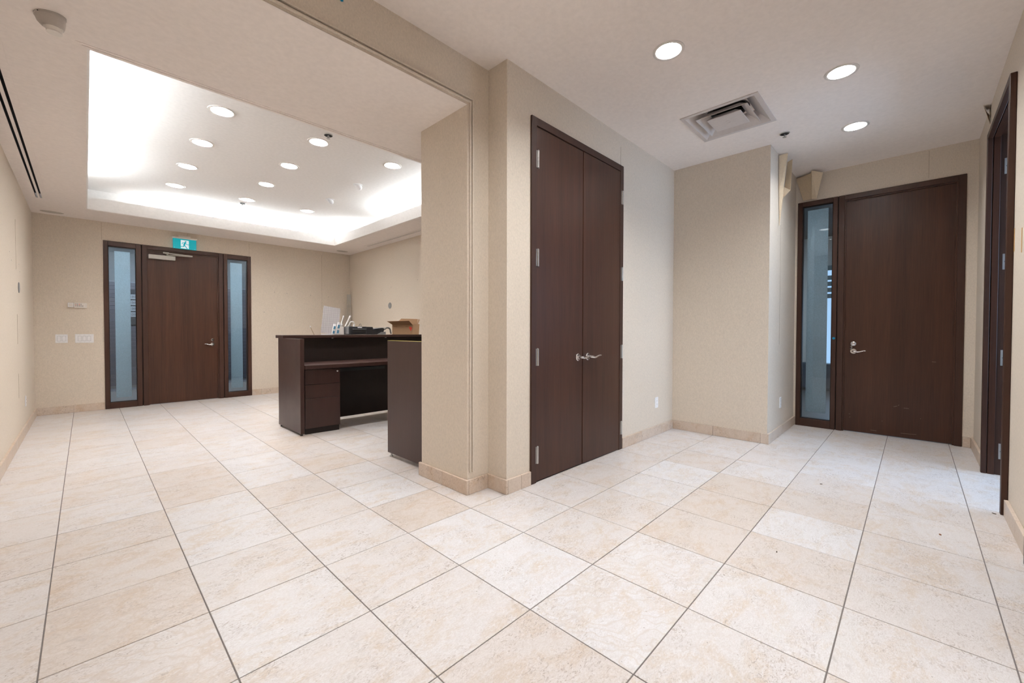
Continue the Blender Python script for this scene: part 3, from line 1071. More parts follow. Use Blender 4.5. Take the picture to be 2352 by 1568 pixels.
lever(rf, mid + 0.070, 0.922, -0.010, 1, 0.140, rose=0.031)

# inner door: door_3 with window_3  (local x runs towards -y)
sidelight('window_3', 'tall sidelight left of the inner door, frosted stripe glowing blue', (XD, D0, 0), INNER, 0.384, DZ,
          0.046, 0.340, 0.092, 2.640, 0.092, 0.292, 0.170, 2.595)
dr = thing('door_3', 'very tall dark walnut inner door with a single lever', 'door', (XD, D0 - 0.392, 0), INNER, None, 'structure')
WD = 0.994
frame3(0, WD, DZ, 0.056, -0.012, 0.12).build('frame', M['wood2'], dr)
m = MB().box(0.056, 0.068, 0.008, 0.04, 0, DZ - 0.056).box(WD - 0.068, WD - 0.056, 0.008, 0.04, 0, DZ - 0.056).box(0.068, WD - 0.068, 0.008, 0.04, DZ - 0.068, DZ - 0.056)
m.build('stop', M['wood'], dr)
B(-0.0078, 0.0005, 0.018, 0.11, 0, DZ).build('filler_strip', M['desk_dark'], dr)
leaf = B(0.060, WD - 0.060, 0.026, 0.070, 0.007, DZ - 0.060, 0.002).build('leaf', M['wood'], dr)
lever(leaf, 0.146, 0.918, 0.026, 1, 0.110, rose=0.030)
MB().lathe([(0.0, 0.0), (0.025, 0.0), (0.025, 0.008), (0.019, 0.012), (0.0, 0.012)], 24, T(0.146, 0.026, 1.003) @ RX).build('deadbolt', M['chrome'], leaf, True)
MB().tube([(0.132, 0.018, 0.985), (0.128, 0.010, 0.972), (0.133, 0.008, 0.958), (0.126, 0.008, 0.948), (0.134, 0.010, 0.935)], [0.005, 0.009, 0.007, 0.0095, 0.006], 8).build('key_tag', M['steel'], leaf, True)
rnd = random.Random(3)
m = MB()
for cx, cz, L, ang in ((0.505, 0.335, 0.030, -0.35), (0.53, 0.350, 0.012, -0.8), (0.59, 0.325, 0.040, 0.03), (0.12, 0.20, 0.012, 0.1), (0.125, 0.165, 0.010, -0.2),
                       (0.40, 0.16, 0.006, 0.5), (0.70, 0.23, 0.006, 0.8), (0.61, 0.055, 0.12, -0.05), (0.33, 0.045, 0.05, 0.04), (0.79, 0.83, 0.03, 0.02)):
    m.box(-L / 2, L / 2, -0.0003, 0.0003, -0.0011, 0.0011, 0, 1, T(cx, 0.0258, cz) @ Matrix.Rotation(ang, 4, 'Y'))
m.build('scratches', M['scuff'], leaf)['kind'] = 'stuff'
# old lock hole in the sidelight post
MB().lathe([(0.0, -0.0006), (0.013, -0.0006), (0.014, 0.0008), (0.010, 0.0012), (0.0, 0.001)], 20, T(0.363, -0.0125, 1.063) @ RX).build('lock_hole', M['bluetape'], bpy.data.objects['window_3'])

# doorway in the right wall: door_4 (local x runs towards -x)
dr = thing('door_4', 'open doorway in the right wall with dark walnut jambs and bare hinge plates', 'door', (R1, YR, 0), RIGHTW, None, 'structure')
WR = R1 - R0
frame3(0, WR, RZ, 0.046, -0.030, 0.0, 0.003).build('casing', M['wood2'], dr)
m = MB().box(0.0, 0.030, 0.0, 0.17, 0, RZ).box(WR - 0.030, WR, 0, 0.17, 0, RZ).box(0.03, WR - 0.03, 0, 0.17, RZ - 0.03, RZ)
m.build('jamb', M['wood2'], dr)
m = MB().box(0.030, 0.044, 0.005, 0.042, 0, RZ - 0.03, 0.002).box(WR - 0.044, WR - 0.03, 0.005, 0.042, 0, RZ - 0.03, 0.002).box(0.044, WR - 0.044, 0.005, 0.042, RZ - 0.044, RZ - 0.03)
m.build('stop', M['wood'], dr)
for z in (2.445, 1.695, 0.935, 0.190):
    m = MB().box(0.0300, 0.0335, 0.062, 0.102, z - 0.062, z + 0.062, 0.001)
    hp = m.build('hinge_plate', M['steel'], dr)
    m = MB()
    for zz in (-0.035, 0.0, 0.035):
        m.cyl(0.0045, 0.0045, 0.001, 10, T(0.0335, 0.082 + (0.008 if zz else -0.008), z + zz) @ Matrix.Rotation(PI / 2, 4, 'Y'))
    m.build('screws', M['grey'], hp)['kind'] = 'stuff'
B(0.0, 0.02, 0.062, 0.10, 0.0, 0.005).build('threshold', M['alu'], dr)

# next doorway along the right wall: only the end of its casing shows
dr = thing('door_5', 'dark walnut door casing at the extreme right edge of the view', 'door', (Q1, YR, 0), RIGHTW, None, 'structure')
WQ = Q1 - Q0
frame3(0, WQ, 2.70, 0.05, -0.030, 0.0, 0.003).build('casing', M['wood2'], dr)
m = MB().box(0.0, 0.03, 0, 0.17, 0, 2.70).box(WQ - 0.03, WQ, 0, 0.17, 0, 2.70).box(0.03, WQ - 0.03, 0, 0.17, 2.67, 2.70)
m.build('jamb', M['wood2'], dr)
B(0.034, WQ - 0.034, 0.05, 0.095, 0.006, 2.668, 0.002).build('leaf', M['wood'], dr)  # unseen leaf, added shut to keep office daylight off the closet wall

# ------------------------------------------------------------------ rooms beyond the doors (seen through glass, and where the daylight comes from)
room = struct('wall_office', MB().box(5.6, 5.7, -4.3, YR - 0.14, -0.02, 3.1).box(-1.0, -0.9, -4.3, YR - 0.14, -0.02, 3.1).box(-0.9, 5.6, -4.4, -4.3, -0.02, 0.75).box(-0.9, 5.6, -4.4, -4.3, 2.65, 3.1).box(2.30, 2.40, -4.3, YR - 0.14, -0.02, 3.1),
              M['office'], 'plain walls of the daylit offices behind the right wall', 'wall')
B(-1, 5.7, -4.4, YR - 0.14, 3.02, 3.1).build('office_ceiling', M['office'], room)
struct('floor_office', B(-1, 5.7, -4.4, YR - 0.155, -0.05, 0.0), M['carpet'], 'carpet of the offices behind the right wall', 'floor')
t = thing('window_4', 'wide office window letting daylight into the right doorways', 'window', (0, -4.30, 0), 0, None, 'structure')
B(-0.9, 2.30, 0.0, -0.01, 0.75, 2.65).build('pane', M['day'], t)
B(2.40, 5.6, 0.0, -0.01, 0.75, 2.65).build('pane', M['day'], t)
for x in (-0.85, 0.2, 1.25, 2.27, 2.43, 3.5, 4.5, 5.55):
    B(x - 0.025, x + 0.025, 0.0, 0.04, 0.75, 2.65).build('mullion', M['alu'], t)

room = struct('wall_meeting', MB().box(9.0, 9.1, -3, 3, -0.02, 0.50).box(9.0, 9.1, -3, 3, 2.42, 3.1).box(9.0, 9.1, 0.24, 3, 0.50, 2.42).box(9.0, 9.1, -3, -1.3, 0.50, 2.42).box(XD + 0.14, 9.0, 3, 3.1, -0.02, 3.1).box(XD + 0.14, 9.0, -3.1, -3, -0.02, 3.1).box(XD + 0.05, XD + 0.14, -3.0, YR - 0.16, -0.02, 3.1).box(XD + 0.05, XD + 0.14, YN + 0.14, 3.0, -0.02, 3.1),
              M['office'], 'walls of the daylit room behind the inner door', 'wall')
B(XD + 0.14, 9.1, -3.1, 3.1, 3.02, 3.1).build('office_ceiling', M['hallgrey'], room)
struct('floor_meeting', B(XD + 0.061, 9.1, -3.1, 3.1, -0.05, -0.001), M['hallfloor'], 'floor of the room behind the inner door', 'floor')
t = thing('window_5', 'blue daylit window glimpsed through the right sidelight', 'window', (9.02, 0, 0), INNER, None, 'structure')
B(-0.26, 1.32, 0.0, 0.01, 0.48, 2.44).build('pane', M['day2'], t)
for z in (1.80, 1.92, 2.04, 2.16):
    B(-0.26, 1.32, -0.05, -0.01, z, z + 0.085).build('slat', M['blind'], t)
B(-0.26, 1.32, -0.06, -0.005, 2.35, 2.44).build('head_rail', M['blind'], t)
t = thing('low_cabinet', 'dark blue cabinet under the window seen through the right sidelight', 'cabinet', (8.6, -0.35, 0), INNER)
B(-0.9, 0.9, 0.0, 0.36, 0.02, 0.52, 0.01).build('body', M['navy'], t)
B(-0.89, -0.01, -0.02, 0.0, 0.05, 0.50, 0.004).build('door', M['navy'], t)
B(0.01, 0.89, -0.02, 0.0, 0.05, 0.50, 0.004).build('door', M['navy'], t)

m = MB().box(-2.9, 2.9, 9.6, 9.7, 2.05, 3.0).box(-3.0, -2.9, YF + 0.14, 9.7, -0.02, 3.0).box(2.9, 3.0, YF + 0.14, 9.7, -0.02, 3.0)
hall = struct('wall_corridor', m, M['hallgrey'], 'grey wall of the corridor outside the entrance door', 'wall')
m = MB()
for kk in range(26):
    m.box(-2.9, 2.9, 9.575, 9.60, 0.10 + kk * 0.075, 0.10 + kk * 0.075 + 0.071)
m.build('cladding', M['plank'], hall)['kind'] = 'stuff'
B(-2.9, 2.9, 9.595, 9.62, 0.0, 2.06).build('cladding_backing', M['groove'], hall)
B(-3, 3, YF + 0.14, 9.7, 2.80, 2.9).build('corridor_ceiling', M['hallgrey'], hall)
struct('floor_corridor', B(-3, 3, YF + 0.055, 9.7, -0.05, -0.001), M['hallfloor'], 'brown grey floor of the corridor outside', 'floor')
t = thing('ceiling_panel', 'bright corridor light panel seen at the top of the left sidelight', 'light', (-0.2, 8.5, 2.80), 0)
B(-1.5, 1.5, -0.20, 0.20, -0.012, 0.0, 0.003).build('frame', M['white'], t)
B(-1.46, 1.46, -0.16, 0.16, -0.016, -0.0125).build('diffuser', M['hall'], t)


def text_mesh(s, size, name, mat, parent, loc, rz=0.0):
    cu = bpy.data.curves.new('txt', 'FONT')
    cu.body = s
    cu.size = size
    cu.align_x = 'CENTER'
    cu.align_y = 'CENTER'
    cu.extrude = 0.0006
    o = bpy.data.objects.new('txt', cu)
    COL.objects.link(o)
    dg = bpy.context.evaluated_depsgraph_get()
    dg.update()
    me = bpy.data.meshes.new_from_object(o.evaluated_get(dg))
    bpy.data.objects.remove(o)
    me.transform(Matrix.Rotation(PI / 2, 4, 'X'))
    me.name = name
    me.materials.clear()
    me.materials.append(mat)
    n = bpy.data.objects.new(name, me)
    COL.objects.link(n)
    n.parent = parent
    n.location = loc
    return n


t = thing('ceiling_panel', 'unseen light panel added behind the inner door to brighten its sidelight', 'light', (6.2, 0.6, 3.02), 0)  # invented lamp, added so the frosted film is lit from behind
B(-0.32, 0.32, -0.32, 0.32, -0.012, 0.0, 0.003).build('frame', M['white'], t)
B(-0.30, 0.30, -0.30, 0.30, -0.016, -0.0125).build('diffuser', M['hall'], t)

t = thing('directory_board', 'dark suite directory with pale number plates seen through the left sidelight', 'sign', (-0.555, 9.555, 1.30))
B(-0.18, 0.18, 0.0, 0.018, -0.05, 0.62, 0.002).build('board', M['black'], t)
for i in range(4):
    z = 0.095 + i * 0.112
    p = B(-0.165, 0.165, -0.006, 0.0, z, z + 0.090).build('plate', M['plate'], t)
    text_mesh('-30-', 0.055, 'number', M['black'], p, (-0.055, -0.0068, z + 0.045))

# ------------------------------------------------------------------ exit sign
t = thing('exit_sign', 'teal and white running man exit sign above the entrance door', 'sign', (-0.142, YF - 0.035, 2.50))
B(-0.158, 0.158, -0.022, 0.035, 0.085, 0.110, 0.004).build('housing', M['offwhite'], t)
B(-0.075, 0.075, 0.0, 0.035, 0.108, 0.138, 0.003).build('mount', M['offwhite'], t)
B(-0.147, 0.147, -0.012, 0.006, -0.072, 0.086, 0.003).build('panel', M['teal'], t)
B(-0.050, 0.050, -0.0135, -0.0118, -0.062, 0.066).build('doorway_mark', M['signw'], t)


def stroke(m, pts, r, y0, y1):
    for (ax, az), (bx, bz) in zip(pts, pts[1:]):
        d = Vector((bx - ax, bz - az))
        n = Vector((-d.y, d.x)).normalized() * r
        m.prism([(ax + n.x, az + n.y), (bx + n.x, bz + n.y), (bx - n.x, bz - n.y), (ax - n.x, az - n.y)], y0, y1)
    for ax, az in pts:
        m.prism([(ax + r * math.cos(i * PI / 5), az + r * math.sin(i * PI / 5)) for i in range(10)], y0, y1)


m = MB()
ya, yb = -0.0150, -0.0134
m.prism([(0.010 + 0.012 * math.cos(i * PI / 7), 0.043 + 0.012 * math.sin(i * PI / 7)) for i in range(14)], ya, yb)
stroke(m, [(0.002, 0.024), (-0.010, -0.010)], 0.011, ya, yb)
stroke(m, [(0.006, 0.026), (0.026, 0.004), (0.050, 0.002)], 0.0045, ya, yb)
stroke(m, [(-0.002, 0.028), (-0.026, 0.026), (-0.036, 0.008)], 0.0045, ya, yb)
stroke(m, [(-0.006, -0.010), (0.010, -0.032), (0.028, -0.058)], 0.0058, ya, yb)
stroke(m, [(-0.010, -0.012), (-0.014, -0.034), (-0.058, -0.036)], 0.0055, ya, yb)
m.build('running_figure', M['teal'], t)
for x in (-0.128, 0.128):
    MB().cyl(0.004, 0.004, 0.002, 10, T(x, -0.011, -0.058) @ RX).build('screw', M['alu'], t)


# ------------------------------------------------------------------ switches, sockets, keypad and round covers
def wall_plate(name, label, cat, loc, rz, w, h, gangs, kind='rocker', group=None):
    t = thing(name, label, cat, loc, rz, group)
    B(-w / 2, w / 2, -0.007, 0.0, -h / 2, h / 2, 0.002).build('plate', M['white'], t)
    for i in range(gangs):
        x = (i - (gangs - 1) / 2) * 0.0455
        if kind == 'rocker':
            B(x - 0.0175, x + 0.0175, -0.0078, -0.006, -0.035, 0.035).build('recess', M['grey'], t)
            m = MB()
            m.poly([(x - 0.0160, -0.0078, -0.0335), (x + 0.0160, -0.0078, -0.0335), (x + 0.0160, -0.0120, 0.0335), (x - 0.0160, -0.0120, 0.0335),
                    (x - 0.0160, -0.006, -0.0335), (x + 0.0160, -0.006, -0.0335), (x + 0.0160, -0.006, 0.0335), (x - 0.0160, -0.006, 0.0335)],
                   [(0, 1, 2, 3), (0, 4, 5, 1), (1, 5, 6, 2), (2, 6, 7, 3), (3, 7, 4, 0)])
            m.build('rocker', M['white'], t)
        else:
            B(x - 0.0170, x + 0.0170, -0.0085, -0.006, -0.034, 0.034, 0.002).build('socket_face', M['white'], t)
            m = MB()
            for zz in (-0.018, 0.018):
                for dx in (-0.0065, 0.0065):
                    m.box(x + dx - 0.001, x + dx + 0.001, -0.0090, -0.008, zz - 0.004, zz + 0.005)
            m.build('slots', M['key'], t)['kind'] = 'stuff'
        m = MB()
        for zz in (-h / 2 + 0.012, h / 2 - 0.012):
            m.cyl(0.0025, 0.0025, 0.0012, 8, T(x, -0.0068, zz) @ RX)
        m.build('screws', M['alu'], t)['kind'] = 'stuff'
    return t


wall_plate('light_switch', 'double white rocker switch on the entrance wall, left of the triple one', 'switch', (-1.484, YF, 1.025), 0, 0.115, 0.117, 2)
wall_plate('light_switch', 'triple white rocker switch beside the left sidelight of the entrance', 'switch', (-1.266, YF, 1.025), 0, 0.183, 0.122, 3)
wall_plate('light_switch', 'white switch seen edge-on on the right wall before the doorway', 'switch', (3.93, YR, 1.05), RIGHTW, 0.072, 0.117, 1)
wall_plate('wall_socket', 'white socket low on the closet wall right of the double doors', 'outlet', (3.127, YC, 0.355), 0, 0.072, 0.117, 1, 'socket')
wall_plate('wall_socket', 'white socket low on the recess wall near the inner door', 'outlet', (4.09, YN, 0.355), 0, 0.072, 0.117, 1, 'socket')
wall_plate('wall_socket', 'white socket low on the left wall near the far corner', 'outlet', (XL, 6.02, 0.345), LEFTW, 0.072, 0.117, 1, 'socket')

t = thing('alarm_keypad', 'off-white alarm keypad with dark keys above the triple switch', 'keypad', (-1.298, YF, 1.487))
B(-0.062, 0.062, -0.026, 0.0, -0.035, 0.035, 0.004, 2).build('housing', M['offwhite'], t)
for r in range(4):
    for c in range(5):
        if c == 4 and r < 2:
            continue
        x, z = -0.046 + c * 0.0165, 0.018 - r * 0.0115
        hot = (c, r) in ((0, 1), (2, 0), (2, 1))
        B(x - 0.0045, x + 0.0045, -0.0285, -0.0255, z - 0.003, z + 0.003).build('key', M['red'] if hot else M['key'], t)
for r in range(4):
    MB().cyl(0.0015, 0.0015, 0.001, 8, T(0.050, -0.0255, 0.015 - r * 0.011) @ RX).build('indicator', M['grey'], t)
t = thing('door_sensor', 'small square white sensor box touching the left side of the keypad', 'sensor', (-1.393, YF, 1.488))
B(-0.028, 0.028, -0.045, 0.0, -0.029, 0.029, 0.004, 2).build('housing', M['white'], t)
B(-0.020, 0.020, -0.0458, -0.044, -0.021, 0.021, 0.0004).build('face', M['offwhite'], t)


def round_cover(label, loc, rz):
    t = thing('round_cover', label, 'cover', loc, rz)
    MB().lathe([(0.0, 0.0), (0.055, 0.0), (0.055, 0.003), (0.051, 0.006), (0.0, 0.007)], 32, RX).build('disc', M['discgrey'], t, True)
    MB().cyl(0.004, 0.004, 0.002, 10, T(0, -0.006, 0) @ RX).build('screw', M['steel'], t)


round_cover('round grey blank cover on the left wall', (XL, 5.565, 1.582), LEFTW)
round_cover('round grey blank cover on the wall above the cardboard box', (XF, 5.64, 1.592), INNER)

# ------------------------------------------------------------------ reception desk
t = thing('reception_desk', 'dark espresso reception desk with raised transaction shelf', 'desk', (0, 0, 0))
B(0.345, 0.386, 3.606, 4.330, 0.022, 1.0515, 0.002).build('end_panel', M['desk'], t)
B(2.36, 2.40, 3.606, 4.330, 0.022, 1.0515, 0.002).build('end_panel', M['desk'], t)
B(0.325, 2.42, 4.085, 4.360, 1.052, 1.087, 0.003).build('transaction_shelf', M['desk'], t)
for x in (0.37, 0.9, 1.63, 2.38):
    MB().cyl(0.012, 0.012, 0.01, 12, T(x, 4.12, 1.044)).build('standoff', M['steel'], t)
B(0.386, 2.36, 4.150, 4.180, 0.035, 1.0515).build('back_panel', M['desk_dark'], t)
ws = MB().prism([(0.390, 3.585), (0.80, 3.560), (1.30, 3.540), (1.9, 3.57), (2.358, 3.60), (2.358, 4.148), (0.390, 4.148)], 0.722, 0.762, 'z').build('work_surface', M['desk'], t)
for x in (0.365, 2.38):
    for y in (3.64, 4.29):
        MB().cyl(0.014, 0.011, 0.023, 14, T(x, y, 0.0)).build('foot', M['black'], t)
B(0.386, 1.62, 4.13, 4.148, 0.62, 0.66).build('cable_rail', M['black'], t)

t = thing('drawer_pedestal', 'dark three-drawer pedestal under the left end of the desk', 'drawers', (0.405, 3.648, 0), math.radians(-5))
B(0.0, 0.375, 0.018, 0.48, 0.058, 0.718, 0.002).build('body', M['desk'], t)
B(0.006, 0.369, 0.022, 0.46, 0.0, 0.062).build('plinth', M['desk_dark'], t)
for z0, z1 in ((0.548, 0.712), (0.394, 0.545), (0.066, 0.391)):
    d = B(0.001, 0.374, 0.0, 0.0175, z0, z1, 0.0015).build('drawer', M['desk'], t)
    if z0 > 0.54:
        MB().lathe([(0.0, 0.0), (0.010, 0.0), (0.010, 0.004), (0.007, 0.006), (0.0, 0.006)], 20, T(0.345, 0.0, 0.682) @ RX).build('lock', M['chrome'], d, True)

t = thing('return_desk', 'tall dark desk end panel half hidden behind the pier', 'desk', (0, 0, 0))
B(0.655, 0.695, 1.760, 2.322, 0.035, 1.052, 0.002).build('end_panel', M['desk'], t)
B(0.656, 0.694, 1.762, 2.320, 1.052, 1.0535).build('edge_strip', M['yellow'], t)
B(0.695, 2.40, 1.760, 1.790, 0.035, 1.050).build('back_panel', M['desk_dark'], t)
B(0.695, 2.40, 1.790, 2.310, 0.722, 0.762, 0.002).build('work_surface', M['desk'], t)
B(2.36, 2.40, 1.790, 2.32, 0.035, 1.05).build('end_panel', M['desk'], t)
for x, y in ((0.675, 2.29), (0.675, 1.80), (2.38, 2.29), (2.38, 1.80)):
    MB().cyl(0.008, 0.008, 0.03, 10, T(x, y, 0.006)).cyl(0.017, 0.015, 0.008, 14, T(x, y, 0)).build('foot', M['steel'], t)

# ------------------------------------------------------------------ things on the shelf of the desk
ZS = 1.0875
t = thing('acrylic_sheet', 'clear gridded plastic sheet leaning upright on the desk shelf', 'sheet', (0.945, 4.325, ZS), 0)
m = Matrix.Rotation(math.radians(8), 4, 'Y') @ Matrix.Rotation(math.radians(-4), 4, 'X')
MB().box(-0.110, 0.110, -0.002, 0.002, 0.012, 0.365, 0, 1, m).build('sheet', M['acrylic'], t)
B(-0.10, 0.112, -0.012, 0.012, 0.0, 0.012).build('foot_rail', M['white'], t)
tr_ = MB()
t = thing('packet', 'slim blue and white printed packet standing left of the pipes', 'packet', (1.005, 4.225, ZS))
m = Matrix.Rotation(math.radians(9), 4, 'Y')
MB().box(-0.016, 0.016, -0.010, 0.010, 0.003, 0.165, 0.004, 2, m).build('body', M['white'], t, True)
MB().box(-0.013, 0.013, -0.0112, -0.0095, 0.020, 0.060, 0, 1, m).build('print', M['bluep'], t)
MB().box(-0.013, 0.013, -0.0112, -0.0095, 0.085, 0.130, 0, 1, m).build('print', M['bluep'], t)
copy_thing(t, (0.955, 4.235, ZS), 'shorter bluish printed packet at the foot of the plastic sheet').scale = (1, 1, 0.86)

t = thing('pipe_carton', 'small open white carton holding short lengths of pipe on the shelf', 'box', (1.047, 4.255, ZS))
m = MB().box(-0.045, 0.045, -0.04, 0.04, 0.0, 0.004).box(-0.045, -0.042, -0.04, 0.04, 0, 0.105).box(0.042, 0.045, -0.04, 0.04, 0, 0.105).box(-0.045, 0.045, -0.04, -0.037, 0, 0.105).box(-0.045, 0.045, 0.037, 0.04, 0, 0.105)
m.build('carton', M['offwhite'], t)


def pipe(label, base, top, r, cap=False):
    t = thing('white_pipe', label, 'pipe', base, 0, 'white pipes on the desk shelf')
    b_ = Vector(base)
    e = Vector(top) - b_
    MB().tube([(0, 0, 0), e * 0.5, e], r, 12).build('tube', M['pvc'], t, True)
    n = e.normalized()
    MB().tube([e - n * 0.022, e + n * 0.003], r * 1.22, 12).build('collar', M['white'], t, True)


pipe('thin white pipe leaning in front of the plastic sheet', (1.030, 4.255, ZS + 0.006), (1.108, 4.262, ZS + 0.245), 0.0075)
pipe('thicker white pipe leaning rightmost and highest above the printer', (1.115, 4.347, ZS + 0.010), (1.235, 4.347, ZS + 0.250), 0.0100)
t = thing('bent_pipe', 'white bent pipe elbow curling over behind the printer', 'pipe', (1.150, 4.347, ZS + 0.010))
pts = [(0, 0, 0), (0.045, 0, 0.09), (0.075, 0, 0.125)] + [(0.108 + 0.034 * math.cos(a), 0, 0.130 + 0.034 * math.sin(a)) for a in (2.6, 2.1, 1.6, 1.1, 0.6, 0.1)] + [(0.135, 0, 0.105)]
MB().tube(pts, 0.0095, 10).build('tube', M['pvc'], t, True)
MB().tube([(0.139, 0, 0.128), (0.133, 0, 0.098)], 0.012, 10).build('collar', M['white'], t, True)
for i, (x, lb) in enumerate(((1.022, 'first short stub of pipe in the white carton'), (1.046, 'second short stub of pipe in the white carton'), (1.071, 'third short stub of pipe in the white carton'))):
    t = thing('pipe_stub', lb, 'pipe', (x, 4.232, ZS + 0.005), 0, 'pipe stubs in the carton')
    MB().cyl(0.0095, 0.0095, 0.118 + 0.006 * i, 14).build('tube', M['pvc'], t, True)
    MB().cyl(0.011, 0.011, 0.016, 14, T(0, 0, 0.112 + 0.006 * i)).build('collar', M['white'], t, True)

t = thing('printer', 'compact black printer lying on the desk shelf', 'printer', (1.240, 4.205, ZS), 0.0)
MB().box(-0.130, 0.105, -0.105, 0.115, 0.004, 0.108, 0.010, 3).build('body', M['black'], t, True)
B(-0.134, -0.122, -0.09, 0.10, 0.010, 0.100, 0.004).build('side_cover', M['grey'], t)
B(-0.085, 0.095, -0.1075, -0.103, 0.028, 0.070, 0.002).build('paper_slot', M['dark'], t)
B(-0.090, 0.100, -0.112, -0.104, 0.070, 0.078, 0.002).build('slot_lip', M['grey'], t)
MB().box(-0.02, 0.04, -0.106, -0.1045, 0.090, 0.102).build('badge', M['white'], t)
MB().tube([(0.055, 0.02, 0.105), (0.058, 0.0, 0.140), (0.066, -0.01, 0.146), (0.074, -0.01, 0.130), (0.076, 0.0, 0.106)], 0.0025, 6).build('cable', M['black'], t, True)
t = thing('printer_tray', 'black sloping paper tray lying open to the right of the printer', 'tray', (1.352, 4.205, ZS), 0.0)
MB().prism([(-0.005, 0.003), (0.24, 0.003), (0.26, 0.085), (0.225, 0.092), (0.11, 0.060), (0.085, 0.104), (-0.005, 0.106)], -0.085, 0.095).build('body', M['black'], t)
MB().prism([(0.09, 0.075), (0.27, 0.094), (0.27, 0.099), (0.09, 0.081)], -0.09, 0.09).build('flap', M['grey'], t)
MB().prism([(0.15, 0.004), (0.27, 0.004), (0.268, 0.040), (0.21, 0.036)], -0.105, -0.087).build('catch', M['grey'], t)
t = thing('grey_hose', 'grey hose with a tan nozzle arching down at the right of the printer', 'hose', (1.695, 4.215, ZS))
MB().tube([(-0.05, 0, 0.068), (-0.02, 0, 0.078)] + [(0.015 + 0.045 * math.cos(a), 0, 0.062 + 0.035 * math.sin(a)) for a in (2.2, 1.7, 1.2, 0.7, 0.2)] + [(0.066, 0, 0.030), (0.074, 0, 0.012)], 0.0115, 10).build('hose', M['hose'], t, True)
MB().tube([(-0.095, 0, 0.062), (-0.06, 0, 0.067), (-0.045, 0, 0.069)], [0.016, 0.018, 0.013], 12).build('nozzle', M['tan'], t, True)

# cardboard box
t = thing('cardboard_box', 'open brown cardboard box with splayed flaps on the desk shelf', 'box', (1.805, 4.250, ZS), math.radians(-30))
bw, bd, bh = 0.36, 0.20, 0.145
m = MB().box(0, bw, 0, 0.005, 0, bh).box(0, bw, bd - 0.005, bd, 0, bh).box(0, 0.005, 0, bd, 0, bh).box(bw - 0.005, bw, 0, bd, 0, bh).box(0, bw, 0, bd, 0, 0.005)
m.build('body', M['card'], t)
MB().poly([(0, 0, bh), (0.285, 0, bh - 0.004), (0.230, -0.075, bh + 0.055), (-0.070, -0.075, bh + 0.043)], [(0, 1, 2, 3)], 0.004).build('flap', M['card_in'], t)
MB().poly([(0.03, bd, bh), (bw, bd, bh), (bw + 0.01, bd + 0.02, bh + 0.085), (0.13, bd + 0.02, bh + 0.090)], [(0, 1, 2, 3)], 0.004).build('flap', M['card'], t)
MB().poly([(bw, 0.01, bh), (bw, bd, bh), (bw + 0.02, bd, bh + 0.085), (bw + 0.03, 0.02, bh + 0.07)], [(0, 1, 2, 3)], 0.004).build('flap', M['card'], t)
MB().poly([(0.0, 0.01, bh), (0.0, bd, bh), (0.17, bd - 0.02, bh + 0.060), (0.20, 0.02, bh + 0.052)], [(0, 1, 2, 3)], 0.004).build('flap', M['card'], t)
MB().poly([(0.275, -0.003, 0.0), (bw + 0.01, -0.030, 0.0), (bw + 0.02, -0.032, bh + 0.005), (0.300, -0.012, bh + 0.012)], [(0, 1, 2, 3)], 0.004).build('folded_flap', M['card'], t)
MB().prism([(0.236, 0.092), (0.258, 0.048), (0.276, 0.092), (0.272, 0.108), (0.258, 0.103), (0.250, 0.122), (0.238, 0.108)], -0.0065, -0.0025).build('red_sticker', M['red'], t)
MB().box(0.02, 0.07, -0.0012, 0.0, 0.108, 0.120).build('printed_mark', M['card_in'], t)
MB().box(0.185, 0.225, -0.0012, 0.0, 0.108, 0.120).build('printed_mark', M['card_in'], t)

t = thing('wooden_stick', 'thin pale wooden stick standing left behind the desk shelf', 'stick', (0.735, 4.345, ZS))
MB().tube([(0.030, 0, 0.0), (-0.018, 0, 0.105)], 0.004, 8).build('shaft', M['tan'], t)
MB().tube([(-0.014, 0, 0.096), (-0.021, 0, 0.112)], 0.0062, 8).build('tip', M['white'], t)

t = thing('metal_track', 'tall grey metal channel standing in the far corner behind the desk', 'metal channel', (2.500, 7.175, 0), 0)
m = MB().box(-0.040, 0.030, 0.0, 0.003, 0.0, 1.88).box(-0.040, -0.037, -0.020, 0.0, 0.0, 1.88).box(0.027, 0.030, -0.020, 0.0, 0.0, 1.88)
m.build('channel', M['alu'], t)
B(-0.046, 0.036, -0.024, 0.004, 0.0, 1.66).build('sleeve', M['steel'], t)

# ------------------------------------------------------------------ peeling paper, tape, glue, bits on the floor
t = thing('peeling_paper', 'long narrow strip of wallpaper peeling off the recess wall', 'wallpaper', (3.86, YN, 2.27))
vs = [(0.075, -0.004, 0.0), (0.03, -0.004, 0.35), (0.0, -0.010, 0.725), (0.02, -0.085, 0.735), (0.045, -0.045, 0.40),
      (0.075, -0.100, 0.36), (0.13, -0.105, 0.70), (0.16, -0.055, 0.69), (0.10, -0.03, 0.30)]
MB().poly(vs, [(0, 4, 1), (1, 4, 3, 2), (0, 8, 5, 4), (5, 8, 7, 6)], 0.0015).build('strip', M['paper_back'], t)
t = thing('peeling_paper', 'torn fan of wallpaper folding off above the right sidelight', 'wallpaper', (XD, -0.07, 2.70), INNER)
vs = [(-0.01, -0.02, 0.290), (0.150, -0.11, 0.300), (0.170, -0.20, 0.296), (0.270, -0.150, 0.262), (0.195, -0.016, 0.006), (0.155, -0.060, 0.006), (0.065, -0.014, 0.012)]
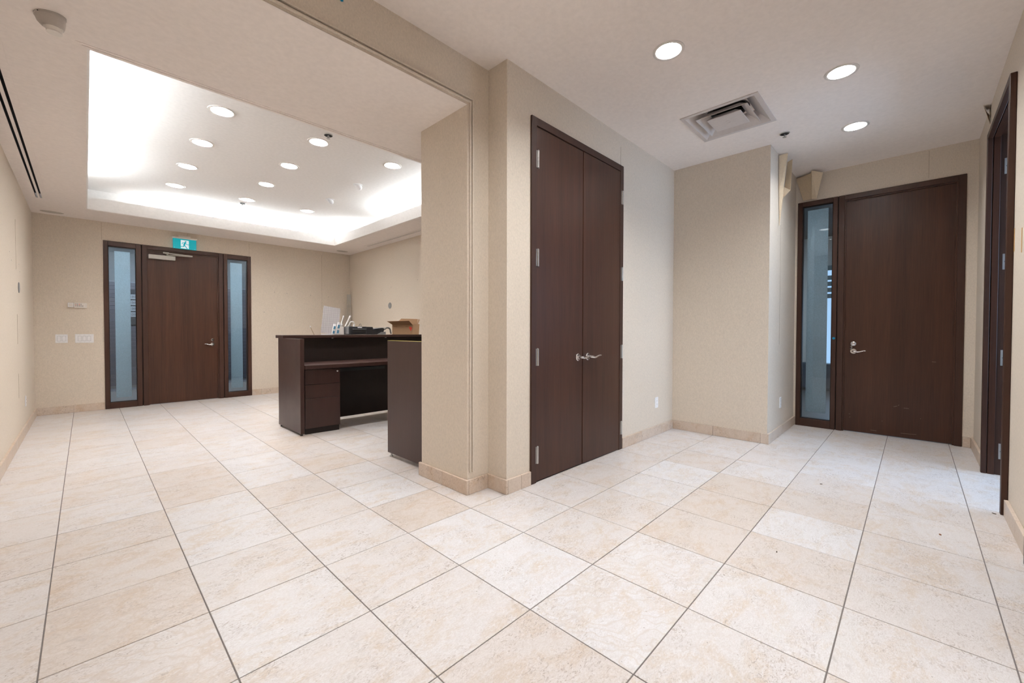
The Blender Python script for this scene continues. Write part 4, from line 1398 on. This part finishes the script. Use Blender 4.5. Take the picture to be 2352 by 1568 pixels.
MB().poly(vs, [(0, 6, 5, 1), (1, 5, 2), (2, 5, 4, 3)], 0.0015).build('sheet', M['paper_back'], t)
t = thing('peeling_paper', 'small loose tab of wallpaper at the ceiling above the right doorway', 'wallpaper', (3.98, YR, 2.86))
MB().poly([(0.0, 0.002, 0.0), (-0.05, 0.045, 0.150), (0.09, 0.02, 0.150), (0.07, 0.002, 0.10)], [(0, 3, 2, 1)], 0.0015).build('tab', M['paper_back'], t)

t = thing('blue_tape', 'scrap of blue masking tape on the header at the top edge', 'tape', (-0.295, YH, 2.925))
MB().poly([(-0.03, -0.001, 0.05), (0.02, -0.001, 0.05), (0.022, -0.003, -0.020), (0.008, -0.006, -0.028), (-0.02, -0.002, 0.0)], [(0, 1, 2, 3, 4)], 0.0006).build('strip', M['bluetape'], t)
t = thing('glue_streak', 'left of two orange glue streaks on the right wall', 'glue mark', (2.686, YR, 1.700), RIGHTW)
B(-0.008, 0.008, -0.002, 0, -0.070, 0.070, 0.0008).build('streak', M['glue'], t)
copy_thing(t, (2.438, YR, 1.66), 'right of two orange glue streaks on the right wall')


def bit(label, x, y, size, mat, cat, rz):
    t = bpy.data.objects.new
    m = MB()
    pts = [(size * (0.7 + 0.5 * rnd.random()) * math.cos(a), size * 0.45 * (0.7 + 0.5 * rnd.random()) * math.sin(a)) for a in (0, 1.1, 2.2, 3.3, 4.3, 5.4)]
    m.prism(pts, 0.0006, 0.004, 'z')
    o = m.build('floor_chip', mat)
    o.location = (x, y, 0)
    o.rotation_euler = (0, 0, rz)
    tag(o, label, cat, 'crumbs on the tiles')


bit('orange brown chip on the tiles near the right edge', 2.075, -1.235, 0.011, M['chip'], 'debris', 0.4)
bit('dark crumb on the tiles by the right doorway casing', 2.70, -1.49, 0.010, M['debris'], 'debris', 1.0)
bit('small dark crumb on the tiles in front of the inner door', 2.56, -0.63, 0.009, M['debris'], 'debris', 2.0)
bit('tiny dark crumb on the tiles in the right foreground', 1.22, -0.62, 0.007, M['debris'], 'debris', 0.2)
